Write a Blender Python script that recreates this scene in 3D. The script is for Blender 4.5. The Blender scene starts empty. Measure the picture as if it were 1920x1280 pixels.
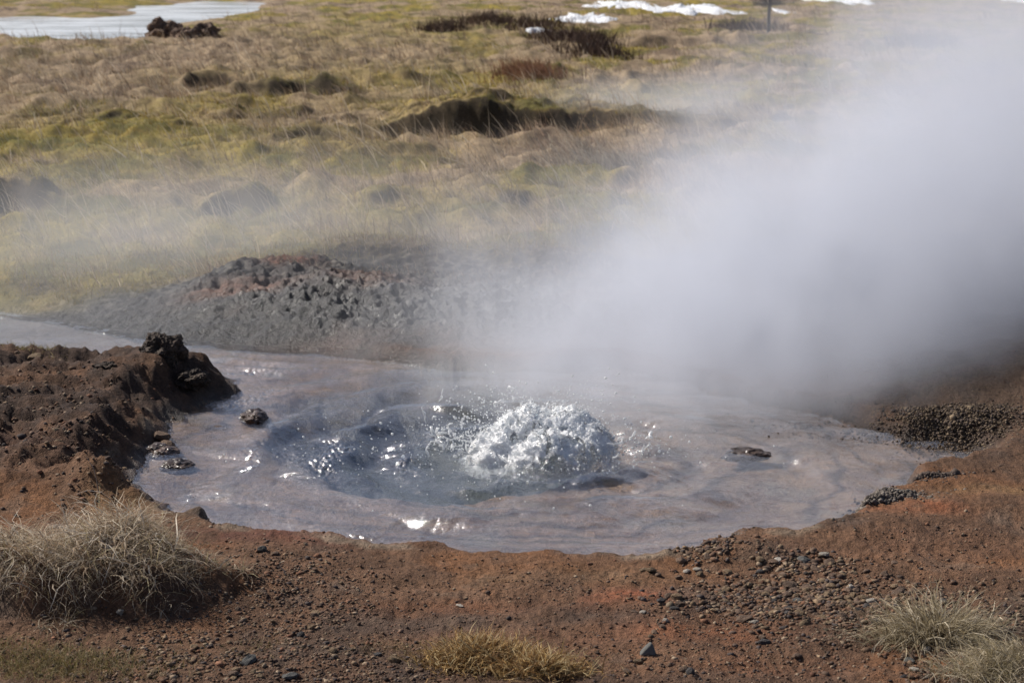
import bpy, bmesh, math, random
import numpy as np
from mathutils import Vector

R = math.radians
rng = np.random.default_rng(7)
random.seed(7)
S = bpy.context.scene
COL = S.collection

# ------------------------------------------------------------------ camera
CAM_Z, PITCH, HFOV = 1.7, 12.0, 30.0
F = 960 / math.tan(R(HFOV / 2))
cam_d = bpy.data.cameras.new('camera')
cam = bpy.data.objects.new('camera', cam_d)
COL.objects.link(cam)
cam.location = (0, 0, CAM_Z)
cam.rotation_euler = (R(90 - PITCH), 0, 0)
cam_d.sensor_width = 36
cam_d.lens = 18 / math.tan(R(HFOV / 2))
cam_d.clip_start, cam_d.clip_end = 0.05, 9000
cam_d.dof.use_dof = True
cam_d.dof.focus_distance = 5.6
cam_d.dof.aperture_fstop = 8.0
S.camera = cam

# ------------------------------------------------------------------ light
SUN_AZ, SUN_EL = -60.0, 40.0          # degrees from +Y (negative = left of the view), above the horizon
w = bpy.data.worlds.new('World')
S.world = w
w.use_nodes = True
nt = w.node_tree
bg = nt.nodes['Background']
sky = nt.nodes.new('ShaderNodeTexSky')
sky.sky_type = 'NISHITA'
sky.sun_disc = False
sky.sun_elevation = R(SUN_EL)
sky.sun_rotation = R(SUN_AZ)
sky.air_density, sky.dust_density, sky.ozone_density = 0.5, 2.0, 1.2
nt.links.new(sky.outputs[0], bg.inputs[0])
bg.inputs[1].default_value = 0.085
sun_d = bpy.data.lights.new('sun', 'SUN')
sun_d.energy, sun_d.angle, sun_d.color = 4.0, R(0.53), (1.0, 0.95, 0.88)
sun = bpy.data.objects.new('sun', sun_d)
COL.objects.link(sun)
sdir = Vector((math.sin(R(SUN_AZ)) * math.cos(R(SUN_EL)), math.cos(R(SUN_AZ)) * math.cos(R(SUN_EL)), math.sin(R(SUN_EL))))
sun.rotation_euler = sdir.to_track_quat('Z', 'Y').to_euler()
S.view_settings.view_transform = 'Standard'
S.view_settings.look = 'None'
S.view_settings.exposure = 0.35
S.view_settings.gamma = 1.0
S.view_settings.use_curve_mapping = False
cy = S.cycles
cy.use_denoising = True
cy.max_bounces, cy.diffuse_bounces, cy.glossy_bounces, cy.transmission_bounces = 8, 2, 2, 4
cy.volume_bounces, cy.transparent_max_bounces = 4, 16
cy.volume_max_steps = 256
cy.sample_clamp_indirect = 4.0
cy.caustics_reflective = cy.caustics_refractive = False

# ------------------------------------------------------------------ helpers
def P(px, py, z=0.0):
    """Where the sight line through a point of the 1920x1280 photograph meets the level z (used to lay out the site plan)."""
    a, b = (px - 960) / F, (640 - py) / F
    p = R(PITCH)
    dy, dz = math.cos(p) + b * math.sin(p), -math.sin(p) + b * math.cos(p)
    t = (z - CAM_Z) / dz
    return (a * t, dy * t)

def hsh(i, j, s):
    n = (i * 374761393 + j * 668265263 + s * 1442695041) & 0xFFFFFFFF
    n = ((n ^ (n >> 13)) * 1274126177) & 0xFFFFFFFF
    return (n ^ (n >> 16)) & 0xFFFFFFFF

def perlin(x, y, seed=0):
    x = np.asarray(x, float); y = np.asarray(y, float)
    xi = np.floor(x).astype(np.int64); yi = np.floor(y).astype(np.int64)
    xf, yf = x - xi, y - yi
    u = xf * xf * xf * (xf * (xf * 6 - 15) + 10)
    v = yf * yf * yf * (yf * (yf * 6 - 15) + 10)
    def g(di, dj):
        a = hsh(xi + di, yi + dj, seed).astype(float) * (2 * math.pi / 4294967296.0)
        return np.cos(a) * (xf - di) + np.sin(a) * (yf - dj)
    a = g(0, 0); b = g(1, 0); c = g(0, 1); d = g(1, 1)
    return ((a + u * (b - a)) * (1 - v) + (c + u * (d - c)) * v) * 1.5

def fbm(x, y, octv=3, seed=0, gain=0.5):
    t = 0; a = 1; n = 0
    for k in range(octv):
        t = t + a * perlin(x * 2.03 ** k, y * 2.03 ** k, seed + 17 * k); n += a; a *= gain
    return t / n

def ridged(x, y, octv=3, seed=0):
    t = 0; a = 1; n = 0
    for k in range(octv):
        t = t + a * (1 - np.abs(perlin(x * 2.1 ** k, y * 2.1 ** k, seed + 31 * k)) * 1.6); n += a; a *= .5
    return t / n

def sstep(a, b, x):
    t = np.clip((x - a) / (b - a), 0.0, 1.0)
    return t * t * (3 - 2 * t)

def poly_sd(poly, x, y):
    """signed distance, positive outside"""
    p = np.array(poly)
    shp = x.shape
    x = x.ravel(); y = y.ravel()
    d = np.full(x.shape, 1e18); inside = np.zeros(x.shape, bool)
    for i in range(len(p)):
        ax, ay = p[i]; bx, by = p[(i + 1) % len(p)]
        ex, ey = bx - ax, by - ay
        t = np.clip(((x - ax) * ex + (y - ay) * ey) / (ex * ex + ey * ey + 1e-12), 0, 1)
        d = np.minimum(d, (x - ax - t * ex) ** 2 + (y - ay - t * ey) ** 2)
        c = ((ay > y) != (by > y))
        if ay != by:
            inside ^= c & (x < ex * (y - ay) / (by - ay) + ax)
    d = np.sqrt(d)
    return np.where(inside, -d, d).reshape(shp)

def tag(o, label=None, cat=None, group=None, kind=None):
    if label: o['label'] = label
    if cat: o['category'] = cat
    if group: o['group'] = group
    if kind: o['kind'] = kind
    return o

def mesh_np(name, co, faces, mat, parent=None, col=None, smooth=True, extra=None):
    """co (n,3); faces (m,k) with k 3 or 4, or a list of such arrays"""
    if not isinstance(faces, list): faces = [faces]
    me = bpy.data.meshes.new(name)
    loops = np.concatenate([f.ravel() for f in faces]).astype(np.int32)
    tot = np.concatenate([np.full(len(f), f.shape[1]) for f in faces]).astype(np.int32)
    start = np.concatenate([[0], np.cumsum(tot)[:-1]]).astype(np.int32)
    me.vertices.add(len(co)); me.vertices.foreach_set('co', np.ascontiguousarray(co, dtype=np.float32).ravel())
    me.loops.add(len(loops)); me.loops.foreach_set('vertex_index', loops)
    me.polygons.add(len(tot)); me.polygons.foreach_set('loop_start', start)
    try: me.polygons.foreach_set('loop_total', tot)
    except Exception: pass
    me.update(calc_edges=True)
    if smooth: me.polygons.foreach_set('use_smooth', np.ones(len(tot), bool))
    if col is not None:
        at = me.color_attributes.new('Col', 'FLOAT_COLOR', 'POINT')
        c4 = np.ones((len(co), 4), np.float32); c4[:, :3] = col
        at.data.foreach_set('color', c4.ravel())
    for k, v in (extra or {}).items():
        at = me.attributes.new(k, 'FLOAT', 'POINT')
        at.data.foreach_set('value', np.ascontiguousarray(v, dtype=np.float32))
    me.validate()
    if mat: me.materials.append(mat)
    o = bpy.data.objects.new(name, me)
    COL.objects.link(o)
    if parent: o.parent = parent
    return o

def grid_faces(nr, nc, wrap=False):
    i = np.arange(nr - 1)[:, None] * nc
    j = np.arange(nc if wrap else nc - 1)[None, :]
    j2 = (j + 1) % nc
    return np.stack([i + j, i + j2, i + nc + j2, i + nc + j], -1).reshape(-1, 4)

# ---- node helpers
class NB:
    def __init__(self, name):
        self.m = bpy.data.materials.new(name); self.m.use_nodes = True
        self.t = self.m.node_tree; self.t.nodes.clear()
        self.out = self.t.nodes.new('ShaderNodeOutputMaterial')
    def n(self, typ, ins=None, **kw):
        nd = self.t.nodes.new(typ)
        for k, v in kw.items(): setattr(nd, k, v)
        for k, v in (ins or {}).items(): self.set(nd.inputs[k], v)
        return nd
    def set(self, sock, v):
        if isinstance(v, bpy.types.NodeSocket): self.t.links.new(v, sock)
        else: sock.default_value = v
    def math(self, op, a, b=0.0, c=0.0, clamp=False):
        nd = self.t.nodes.new('ShaderNodeMath'); nd.operation = op; nd.use_clamp = clamp
        for s, v in zip(nd.inputs, (a, b, c)): self.set(s, v)
        return nd.outputs[0]
    def noise(self, vec, scale, detail=3, rough=.55, dist=0.0):
        nd = self.n('ShaderNodeTexNoise', {'Scale': scale, 'Detail': detail, 'Roughness': rough, 'Distortion': dist})
        if vec is not None: self.set(nd.inputs['Vector'], vec)
        return nd.outputs['Fac']
    def mapr(self, v, a, b, c, d, smooth=False):
        nd = self.t.nodes.new('ShaderNodeMapRange'); nd.clamp = True
        if smooth: nd.interpolation_type = 'SMOOTHSTEP'
        for k, x in (('Value', v), ('From Min', a), ('From Max', b), ('To Min', c), ('To Max', d)): self.set(nd.inputs[k], x)
        return nd.outputs[0]
    def mul(self, colr, fac):
        nd = self.t.nodes.new('ShaderNodeMix'); nd.data_type = 'RGBA'; nd.blend_type = 'MULTIPLY'
        nd.inputs[0].default_value = 1.0
        self.set(nd.inputs[6], colr); self.set(nd.inputs[7], fac)
        return nd.outputs[2]
    def mixc(self, f, a, b):
        nd = self.t.nodes.new('ShaderNodeMix'); nd.data_type = 'RGBA'
        self.set(nd.inputs[0], f); self.set(nd.inputs[6], a); self.set(nd.inputs[7], b)
        return nd.outputs[2]
    def grey(self, v):
        nd = self.t.nodes.new('ShaderNodeCombineColor')
        for k in range(3): self.set(nd.inputs[k], v)
        return nd.outputs[0]
    def bump(self, h, strength, dist):
        return self.n('ShaderNodeBump', {'Height': h, 'Strength': strength, 'Distance': dist}).outputs[0]
    def surf(self, s): self.t.links.new(s, self.out.inputs['Surface'])

def mat_ground():
    b = NB('ground_soil')
    col = b.n('ShaderNodeVertexColor', layer_name='Col').outputs[0]
    wet = b.n('ShaderNodeAttribute', attribute_name='wet').outputs['Fac']
    pos = b.n('ShaderNodeNewGeometry').outputs['Position']
    n1 = b.noise(pos, 9, 4, .6)
    n2 = b.noise(pos, 75, 4, .65)
    n3 = b.noise(pos, 260, 2, .6)
    f = b.math('MULTIPLY', b.mapr(n1, .3, .7, .72, 1.28), b.mapr(n2, .3, .7, .62, 1.4))
    f = b.math('MULTIPLY', f, b.mapr(n3, .3, .7, .8, 1.22))
    c = b.mul(col, b.grey(f))
    h = b.math('ADD', b.math('MULTIPLY', n2, 1.0), b.math('MULTIPLY', n3, .45))
    bp = b.bump(h, .9, .014)
    rough = b.mapr(wet, 0, 1, .92, .2)
    spec = b.mapr(wet, 0, 1, .2, .55)
    p = b.n('ShaderNodeBsdfPrincipled', {'Base Color': c, 'Roughness': rough, 'Normal': bp, 'Specular IOR Level': spec})
    b.surf(p.outputs[0]); return b.m

def mat_blade(name, trans=.3, rough=.7):
    b = NB(name)
    col = b.n('ShaderNodeVertexColor', layer_name='Col').outputs[0]
    p = b.n('ShaderNodeBsdfPrincipled', {'Base Color': col, 'Roughness': rough, 'Specular IOR Level': .25})
    t = b.n('ShaderNodeBsdfTranslucent', {'Color': col})
    m = b.n('ShaderNodeMixShader', {0: trans, 1: p.outputs[0], 2: t.outputs[0]})
    b.surf(m.outputs[0]); return b.m

def mat_vcol(name, rough=.85, spec=.3, nscale=90, bump=.6, dist=.006):
    b = NB(name)
    col = b.n('ShaderNodeVertexColor', layer_name='Col').outputs[0]
    pos = b.n('ShaderNodeTexCoord').outputs['Object']
    n = b.noise(pos, nscale, 4, .65)
    c = b.mul(col, b.grey(b.mapr(n, .3, .7, .6, 1.4)))
    p = b.n('ShaderNodeBsdfPrincipled', {'Base Color': c, 'Roughness': rough, 'Specular IOR Level': spec, 'Normal': b.bump(n, bump, dist)})
    b.surf(p.outputs[0]); return b.m

def mat_stone(name, c1, c2, rough=.85, nscale=4.0, bump=.5, spec=.3):
    b = NB(name)
    tc = b.n('ShaderNodeTexCoord').outputs['Object']
    rnd = b.n('ShaderNodeObjectInfo').outputs['Random']
    n = b.noise(tc, nscale, 5, .65)
    n2 = b.noise(tc, nscale * 6, 3, .6)
    c = b.mixc(b.mapr(n, .35, .65, 0, 1), (*c1, 1), (*c2, 1))
    c = b.mul(c, b.grey(b.math('MULTIPLY', b.mapr(rnd, 0, 1, .75, 1.25), b.mapr(n2, .3, .7, .7, 1.3))))
    h = b.math('ADD', n, b.math('MULTIPLY', n2, .4))
    p = b.n('ShaderNodeBsdfPrincipled', {'Base Color': c, 'Roughness': rough, 'Specular IOR Level': spec, 'Normal': b.bump(h, bump, .12)})
    b.surf(p.outputs[0]); return b.m

def mat_water(name, rip_scale=70, rip=.34, tint=(.93, .95, .95), rough=.10, refl=.40, whiten=0.0):
    b = NB(name)
    pos = b.n('ShaderNodeNewGeometry').outputs['Position']
    mp = b.n('ShaderNodeMapping', {'Vector': pos, 'Scale': (1.0, 2.4, 1.0)}).outputs[0]
    n = b.noise(mp, rip_scale, 5, .62, .3)
    bp = b.bump(n, rip, .010)
    fr = b.math('MULTIPLY', b.n('ShaderNodeFresnel', {'IOR': 1.33, 'Normal': bp}).outputs[0], refl)
    tr = b.n('ShaderNodeBsdfTransparent', {'Color': (*tint, 1)})
    gl = b.n('ShaderNodeBsdfGlossy', {'Color': (1, 1, 1, 1), 'Roughness': rough, 'Normal': bp})
    m = b.n('ShaderNodeMixShader', {0: fr, 1: tr.outputs[0], 2: gl.outputs[0]})
    if whiten:   # patchy pale diffuse mixed in to brighten the water surface
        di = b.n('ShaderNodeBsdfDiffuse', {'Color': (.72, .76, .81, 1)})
        m = b.n('ShaderNodeMixShader', {0: b.mapr(b.noise(mp, .5, 4, .6), .35, .6, .1 * whiten, whiten), 1: m.outputs[0], 2: di.outputs[0]})
    b.surf(m.outputs[0]); return b.m

M_ground = mat_ground()
M_blade = mat_blade('grass_blades')
M_twig = mat_blade('twigs', .05, .85)
M_water = mat_water('hot_spring_water')
M_pond = mat_water('pond_water_surface', 12, .03, refl=1.0, rough=.05, whiten=.6)
M_crust = mat_vcol('crust_rock')

# ------------------------------------------------------------------ site plan
POOL = [P(*q) for q in [
    (240, 905), (262, 935), (330, 963), (420, 992), (500, 1008), (600, 1018), (700, 1027), (800, 1036), (900, 1043), (1000, 1048),
    (1100, 1053), (1200, 1057), (1290, 1056), (1330, 1040), (1370, 1016), (1420, 1014), (1490, 1019), (1545, 1010), (1592, 985),
    (1612, 960), (1660, 940), (1702, 915), (1690, 902), (1730, 892), (1790, 882), (1834, 862), (1812, 842), (1760, 832), (1690, 826),
    (1600, 800), (1500, 775), (1380, 745), (1250, 715), (1150, 690), (1000, 697), (900, 693), (800, 687), (700, 676), (600, 668),
    (520, 663), (450, 660), (400, 655), (330, 650), (260, 640), (200, 628), (100, 608), (0, 594), (-120, 586), (-260, 582), (-260, 690),
    (-120, 695), (0, 694), (150, 694), (270, 696), (350, 690), (400, 698), (432, 714), (440, 736), (405, 752), (345, 770), (328, 800),
    (312, 830), (275, 860), (248, 885)]]
POND = [P(*q) for q in [
    (-300, 74), (-100, 72), (0, 73), (60, 70), (150, 74), (270, 77), (292, 62), (300, 48), (335, 42), (430, 34), (500, 16), (480, 2),
    (380, 0), (320, 9), (250, 10), (240, 27), (170, 32), (110, 30), (50, 29), (0, 31), (-100, 33), (-300, 30)]]
VENT = P(830, 806)
GEY = P(1010, 855)

# scarps: (px, py of the foot, half width in px, rise in m, run back in m, pit in front in m)
SCARPS = []
for (px, py, hw, h, back, pit, lev) in [
    (400, 166, 42, .24, 1.6, .05, .05), (560, 178, 90, .12, 1.5, .05, .05), (650, 180, 50, .08, 1.2, .04, .05),
    (20, 385, 60, .22, .9, .06, .08), (440, 390, 45, .17, .7, .06, .08), (80, 440, 60, .06, .6, .02, .08),
    (590, 262, 60, .10, .8, .02, .06), (725, 515, 85, .085, .9, .03, .06), (560, 545, 75, .055, .6, .0, .08), (440, 575, 90, .04, .6, .0, .06),
    (150, 400, 60, .06, .6, .02, .08), (290, 420, 70, .07, .6, .02, .08), (560, 400, 70, .06, .6, .02, .08), (640, 440, 70, .06, .5, .02, .08),
    (30, 112, 40, .14, 1.6, .0, .05), (740, 165, 40, .10, 1.4, .03, .05), (800, 395, 60, .05, .5, .02, .08), (1180, 480, 90, .06, .5, .02, .1),
    (340, 355, 60, .05, .5, .02, .08), (200, 330, 70, .05, .6, .02, .08), (1450, 85, 90, .12, 1.6, .02, .05), (1260, 90, 90, .12, 1.8, .02, .05)]:
    x, y = P(px, py, lev)
    SCARPS.append((x, y, 1.25 * hw / F * y, h * .68, back, pit))

MOUND = P(150, 1090, .09)
HOLX = [P(q, 235, .1)[0] for q in (670, 740, 790, 850, 920, 965, 1010, 1110, 1210, 1300)]
HOLH = [0, .06, .14, .22, .20, .14, .12, .10, .07, 0]

def gbump(x, y, cx, cy, rx, ry, p=1.0):
    return np.exp(-(((x - cx) / rx) ** 2 + ((y - cy) / ry) ** 2) ** p)

CACHE = {}
def masks(x, y):
    sd = poly_sd(POOL, x, y)
    wob = fbm(x * 3.1, y * 3.1, 3, 5) * .05 + fbm(x * 14, y * 14, 2, 6) * .022 * (1 - .75 * sstep(7.2, 7.8, y))
    wob = wob + (fbm(x * 9, y * 9, 3, 4) * .05) * (x < -.6) * (y < 7.6)
    return sd + wob

def height(x, y, sd=None, fine=True):
    x = np.asarray(x, float); y = np.asarray(y, float)
    if sd is None: sd = masks(x, y)
    near = 1 - sstep(7.0, 8.4, y)
    left = (1 - sstep(-1.05, -.75, x)) * sstep(5.25, 5.7, y) * (1 - sstep(7.6, 8.2, y))
    right = sstep(1.1, 1.9, x) * sstep(5.6, 7.0, y) * (1 - sstep(9.0, 10, y))
    backm = sstep(7.6, 8.3, y)
    far = sstep(9, 14, y)
    # level of the land and how quickly it rises from the water
    lev = .05 + .03 * fbm(x * 1.3, y * 1.3, 3, 11)
    lev = lev + left * (.085 + .03 * fbm(x * 2.2, y * 2.2, 3, 12))
    lev = lev + right * (.10 + .10 * sstep(1.6, 2.8, x) + .03 * fbm(x * 3, y * 3, 3, 13))
    lev = lev + backm * (1 - far) * (.09 + .05 * fbm(x * 1.6, y * 1.6, 3, 14)) * (1 - .8 * sstep(-1.15, -1.75, x))
    lev = lev + far * (.04 + .06 * fbm(x * .35, y * .35, 2, 15))
    wd = .07 + .14 * left + .25 * right + .60 * backm
    up = sstep(-.01, 1, sd / wd)
    land = lev * up
    land = land + (y < 7.6) * .016 * np.exp(-((sd - .045) / .035) ** 2) * np.clip(.3 + 1.6 * fbm(x * 7, y * 7, 3, 66), 0, 1.2)
    # tussocky ground behind the pool
    hum = sstep(8.6, 11, y) * (1 - .35 * sstep(22, 40, y))
    land = land + hum * up * (.085 * fbm(x * 1.5, y * 1.1, 2, 21) + .12 * np.maximum(0, fbm(x * 2.8, y * 2.0, 2, 22)) + .016 * fbm(x * 8, y * 6, 2, 23))
    for (sx, sy, hw, h, back, pit) in SCARPS:
        edge = sy + .06 * hw * np.sin((x - sx) / hw * 2.4 + sx * 3) + .12 * perlin(x * 2.6, y * .4, 40) - .15 * ((x - sx) / hw) ** 2 * np.minimum(1, back)
        a = np.exp(-((x - sx) / hw) ** 4 * .6)
        t = y - edge
        steep = (.05 + .007 * sy) * (1 if h > .1 or sy > 12 else 2.5)
        land = land + up * a * (h * sstep(0, steep, t) * (1 - sstep(steep, back, t)) * (1 + .25 * perlin(x * 4, y * 4, 41)) - pit * sstep(-.9, -.3, t) * (1 - sstep(0, steep, t)))
    # the steaming hollow: a peat wall facing the camera under a mossy brim
    fx, fy = P(850, 254, 0)
    t = y - fy - .10 * perlin(x * 1.1, y * .3, 43) + .10 * (x - fx)
    hp = np.interp(x, HOLX, HOLH) * (1 + .10 * perlin(x * 1.6, y * .8, 45))
    pitp = np.interp(x, [HOLX[0], HOLX[1], HOLX[5], HOLX[-1]], [0, .12, .16, 0])
    land = land + (hp + .05 * fbm(x * 5, y * 5, 3, 46) * (hp > .03)) * sstep(0, .26, t) * (1 - sstep(.35, 2.2, t)) - pitp * sstep(-1.2, -.4, t) * (1 - sstep(0, .2, t))
    # crusted back bank, lumpy
    crust = sstep(7.7, 8.0, y) * (1 - sstep(8.9, 9.8, y)) * up * (1 - .6 * sstep(-1.15, -1.75, x))
    land = land + crust * (.030 * ridged(x * 2.4, y * 4.2, 2, 25) - .02 + .020 * fbm(x * 9, y * 17, 2, 26) + .038 * ridged(x * 13, y * 19, 3, 24) - .022 + .008 * fbm(x * 40, y * 45, 2, 23))
    bx_, by_ = P(640, 565, .1)
    land = land + .060 * gbump(x, y, bx_, by_, .75, .5) * up
    # lobe that juts into the pool on the left
    lx, ly = P(350, 735, .05)
    land = land + .06 * gbump(x, y, lx, ly, .22, .3) * up
    # left bank: hollows and little scarps
    land = land + left * up * (.06 * np.minimum(0, fbm(x * 3.4, y * 5, 2, 27)) + .045 * ridged(x * 4, y * 6, 3, 28) - .028)
    land = land + left * up * (.020 * ridged(x * 11, y * 15, 2, 128) - .010 + .05 * np.minimum(0, fbm(x * 2.2 + y, y * 7, 3, 129)))
    # knob beside the left shore
    kx, ky = P(205, 905, .06)
    land = land + up * (.075 * gbump(x, y, kx, ky, .10, .16, 2) * (1 + .4 * fbm(x * 16, y * 16, 2, 29)))
    # grass mound near the camera: steep on the side away from the sun
    mx, my = MOUND
    q = ((x - mx) / .36) ** 2 + ((y - my - .05 - .12 * (x - mx)) / .23) ** 2
    q = q + .55 * fbm(x * 4, y * 4, 3, 30)
    face = sstep(-.25, .25, (x - mx) * .7 - (y - my) * .7)
    land = land + (.085 + .07 * fbm(x * 4.5, y * 4.5, 2, 31)) * (1 - sstep(.05 + .30 * face, 1.45 + .1 * face, q)) + 0.03 * gbump(x, y, mx - .38, my + .05, .5, .5)
    # shore hummocks of the right front
    for (px, py, rx, ry, h) in [(1400, 1040, .14, .10, .035), (1650, 1005, .25, .12, .03), (1880, 960, .30, .10, .02)]:
        gx, gy = P(px, py, .04)
        land = land + up * h * gbump(x, y, gx, gy, rx, ry)
    # slope falling gently to a low tread in front
    tx, ty = P(1000, 1190, .04)
    land = land - .022 * gbump(x, y, tx, ty, .45, .35) * (y < 5.1)
    for (px, py, rx, ry, h) in [(905, 1235, .065, .05, .022), (1010, 1258, .05, .035, .016), (1755, 1192, .07, .04, .02), (1890, 1255, .09, .06, .025)]:
        gx, gy = P(px, py, .05)
        land = land + h * gbump(x, y, gx, gy, rx, ry) * (1 + .4 * fbm(x * 18, y * 18, 2, 67))
    # pool bed
    ins = -sd
    depth = .010 + .022 * sstep(0, .35, ins) + .018 * sstep(.3, .9, ins)
    ter = fbm(x * 2.0, y * 3.2, 3, 33)
    depth = depth + .012 * ter * sstep(0, .2, ins) + .006 * np.floor(ter * 5) / 2.0 * sstep(.1, .3, ins)
    v = ((x - VENT[0]) / .58) ** 2 + ((y - VENT[1] - .12) / .82) ** 2
    v = v + .35 * fbm(x * 3, y * 3, 2, 34)
    depth = depth + .26 * (1 - sstep(.1, 1.25, v))
    depth = np.maximum(depth, .006) + .006 * fbm(x * 20, y * 20, 2, 35)
    z = np.where(sd > 0, land, np.minimum(-depth, land + 0 * x))
    # pond far behind
    sp = poly_sd(POND, x, y) + .5 * fbm(x * .5, y * .25, 2, 50)
    pm = (y > 24) & (y < 80)
    z = np.where(pm, z * sstep(-.3, 1.8, sp) - .14 * (1 - sstep(-1.0, .2, sp)) + .0, z)
    if fine:
        soil = (1 - sstep(8.2, 9.5, y)) * (sd > 0)
        z = z + soil * np.minimum(1, sd / .08) * (.010 * fbm(x * 9, y * 9, 3, 61) + .0065 * ridged(x * 22, y * 22, 2, 62) - .004 + .0035 * fbm(x * 60, y * 60, 2, 63))
        z = z + sstep(8.2, 9.5, y) * (sd > 0.05) * (.012 * fbm(x * 16, y * 12, 2, 64))
    return z

# ------------------------------------------------------------------ ground mesh (one sheet, dense where it is looked at)
def radii():
    out = []
    d0, d1 = math.atan2(CAM_Z, 3.1), math.atan2(CAM_Z, 7.55)
    for t in np.linspace(d0, d1, 330): out.append(CAM_Z / math.tan(t))
    r = out[-1]
    while r < 9.5: r += .0115; out.append(r)
    while r < 24: r += .026 if 16.6 < r < 18.3 else .036 + .0045 * (r - 9); out.append(r)
    while r < 60: r += .10 + .010 * (r - 24); out.append(r)
    while r < 5000: r *= 1.09; out.append(r)
    return np.array([.4, 1.0, 1.6, 2.1, 2.5, 2.8, 2.95] + out)
rad = radii()
ang = np.concatenate([np.linspace(-180, -60, 10)[:-1], np.linspace(-60, -22, 30)[:-1], np.linspace(-22, 22, 830), np.linspace(22, 60, 30)[1:], np.linspace(60, 180, 10)[1:-1]])
A, RR = np.meshgrid(np.radians(ang), rad)
GX, GY = RR * np.sin(A), RR * np.cos(A)
SD = masks(GX, GY)
GZ = height(GX, GY, SD)
FADE = 1 - sstep(60, 160, RR)
GZ = GZ * FADE

def mixn(a, b, f):
    f = f[..., None]
    return a * (1 - f) + b * f
def ground_colour(x, y, sd, z):
    C = lambda *c: np.array(c)
    n1 = fbm(x * 1.7, y * 1.7, 3, 71); n2 = fbm(x * 5, y * 5, 3, 72); n3 = fbm(x * 18, y * 18, 2, 73)
    one = np.ones(x.shape + (3,))
    soil = one * C(.140, .077, .045)
    soil = mixn(soil, C(.185, .085, .038), sstep(.02, .4, n1 + .4 * n2) * .8)
    soil = mixn(soil, C(.085, .054, .038), sstep(.05, .45, -n1 + .5 * n2))
    soil = mixn(soil, C(.15, .105, .075), sstep(.15, .5, n2 + .4 * n3) * .5)
    # orange and red patches the photo shows
    for (px, py, rx, ry, c, s) in [(1160, 1105, .11, .07, (.30, .085, .028), .8), (1330, 1170, .2, .08, (.27, .095, .034), .85), (960, 1180, .3, .06, (.20, .088, .040), .7), (1450, 1240, .2, .08, (.20, .08, .034), .5),
                                   (640, 1000, .35, .06, (.17, .065, .036), .7), (430, 990, .3, .06, (.15, .055, .034), .8), (830, 1120, .22, .05, (.22, .085, .034), .6), (1060, 1070, .28, .07, (.21, .115, .055), .7),
                                   (1720, 955, .12, .06, (.28, .085, .026), .8), (1880, 920, .2, .05, (.24, .13, .05), .7), (1700, 1020, .4, .10, (.19, .088, .042), .6),
                                   (230, 945, .16, .10, (.24, .125, .045), .7), (80, 860, .3, .25, (.08, .04, .026), .8), (200, 700, .3, .2, (.10, .062, .043), .7), (120, 790, .7, .4, (.060, .035, .024), .95), (90, 700, .7, .3, (.075, .046, .033), .9), (330, 735, .25, .3, (.060, .038, .028), .9)]:
        gx, gy = P(px, py, .06)
        c = np.array(c); c = c * .85 + .15 * c.mean()
        soil = mixn(soil, c * .9, np.clip(gbump(x, y, gx, gy, rx, ry) * (1.0 + 1.6 * n2 + .8 * n3), 0, 1) * s)
    for (px, py, rx, ry, s) in [(330, 1130, .22, .12, .7), (600, 1270, .6, .1, .5), (1300, 1275, .5, .08, .5), (1600, 1180, .3, .14, .5), (60, 800, .3, .15, .5), (380, 720, .2, .2, .8), (1780, 800, .5, .5, .5)]:
        gx, gy = P(px, py, .06)
        soil = mixn(soil, C(.060, .040, .030), np.clip(gbump(x, y, gx, gy, rx, ry) * (1.1 + n2), 0, 1) * s)
    # crusted bank and muddy margin
    crust = mixn(one * C(.034, .034, .035), C(.15, .14, .12), sstep(-.1, .4, n2 * .6 + n3) * (.12 + .88 * sstep(8.1, 8.9, y + .3 * n1)))
    crust = mixn(crust, C(.10, .055, .035), sstep(.15, .5, n1) * .7)
    # turf
    g1 = fbm(x * .55, y * .38, 3, 81); g2 = fbm(x * 1.6, y * 1.1, 3, 82)
    straw = mixn(one * C(.32, .235, .15), C(.15, .105, .07), sstep(-.05, .3, g2))
    straw = mixn(straw, C(.29, .215, .13), sstep(.1, .45, -g2) * .7)
    moss = mixn(one * C(.26, .20, .018), C(.14, .125, .024), sstep(-.2, .3, g2))
    moss = mixn(moss, C(.25, .165, .020), sstep(.1, .4, n2) * .6)
    mz = moss_mask(x, y, g1, g2)
    turf = mixn(straw, moss, mz)
    turf = mixn(turf, C(.075, .048, .034), sstep(.22, .5, fbm(x * 1.1, y * .9, 3, 83)) * .6)
    soil = mixn(soil, C(.115, .085, .062), sstep(1.1, 1.6, x) * sstep(6.2, 6.9, y) * .8)
    b0 = sstep(9.1, 9.9, y + .35 * n1 + .55 * np.maximum(0, -.75 - x))
    b1 = sstep(7.4, 8.0, y + .2 * n2)
    c = mixn(soil, crust, b1)
    # reddish moss along the ridge of the bank
    for (px, py, rx, ry, s) in [(545, 516, .13, .16, .9), (450, 548, .22, .10, .7), (700, 545, .3, .2, .25), (1000, 470, .4, .4, .3)]:
        gx, gy = P(px, py, .12)
        c = mixn(c, C(.15, .052, .022), np.clip(gbump(x, y, gx, gy, rx, ry) * (1.2 + n2), 0, 1) * s)
    c = mixn(c, turf, b0)
    c = np.where((y < 7.6)[..., None] & True, mixn(soil, crust, b1), c)
    # steep faces of turf are bare dark peat
    # wet rim of the pool
    c = mixn(c, c * .45, (1 - sstep(.008, .075 + .05 * n2, sd)) * (sd > -.01))
    # pale mineral fringe on the near rim
    c = mixn(c, C(.23, .18, .13), np.exp(-((sd - .085) / .022) ** 2) * sstep(.0, .3, fbm(x * 3.5, y * 3.5, 3, 160)) * (y < 6.6) * .8)
    # bed
    t = fbm(x * 2.0, y * 3.2, 3, 33)
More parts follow.
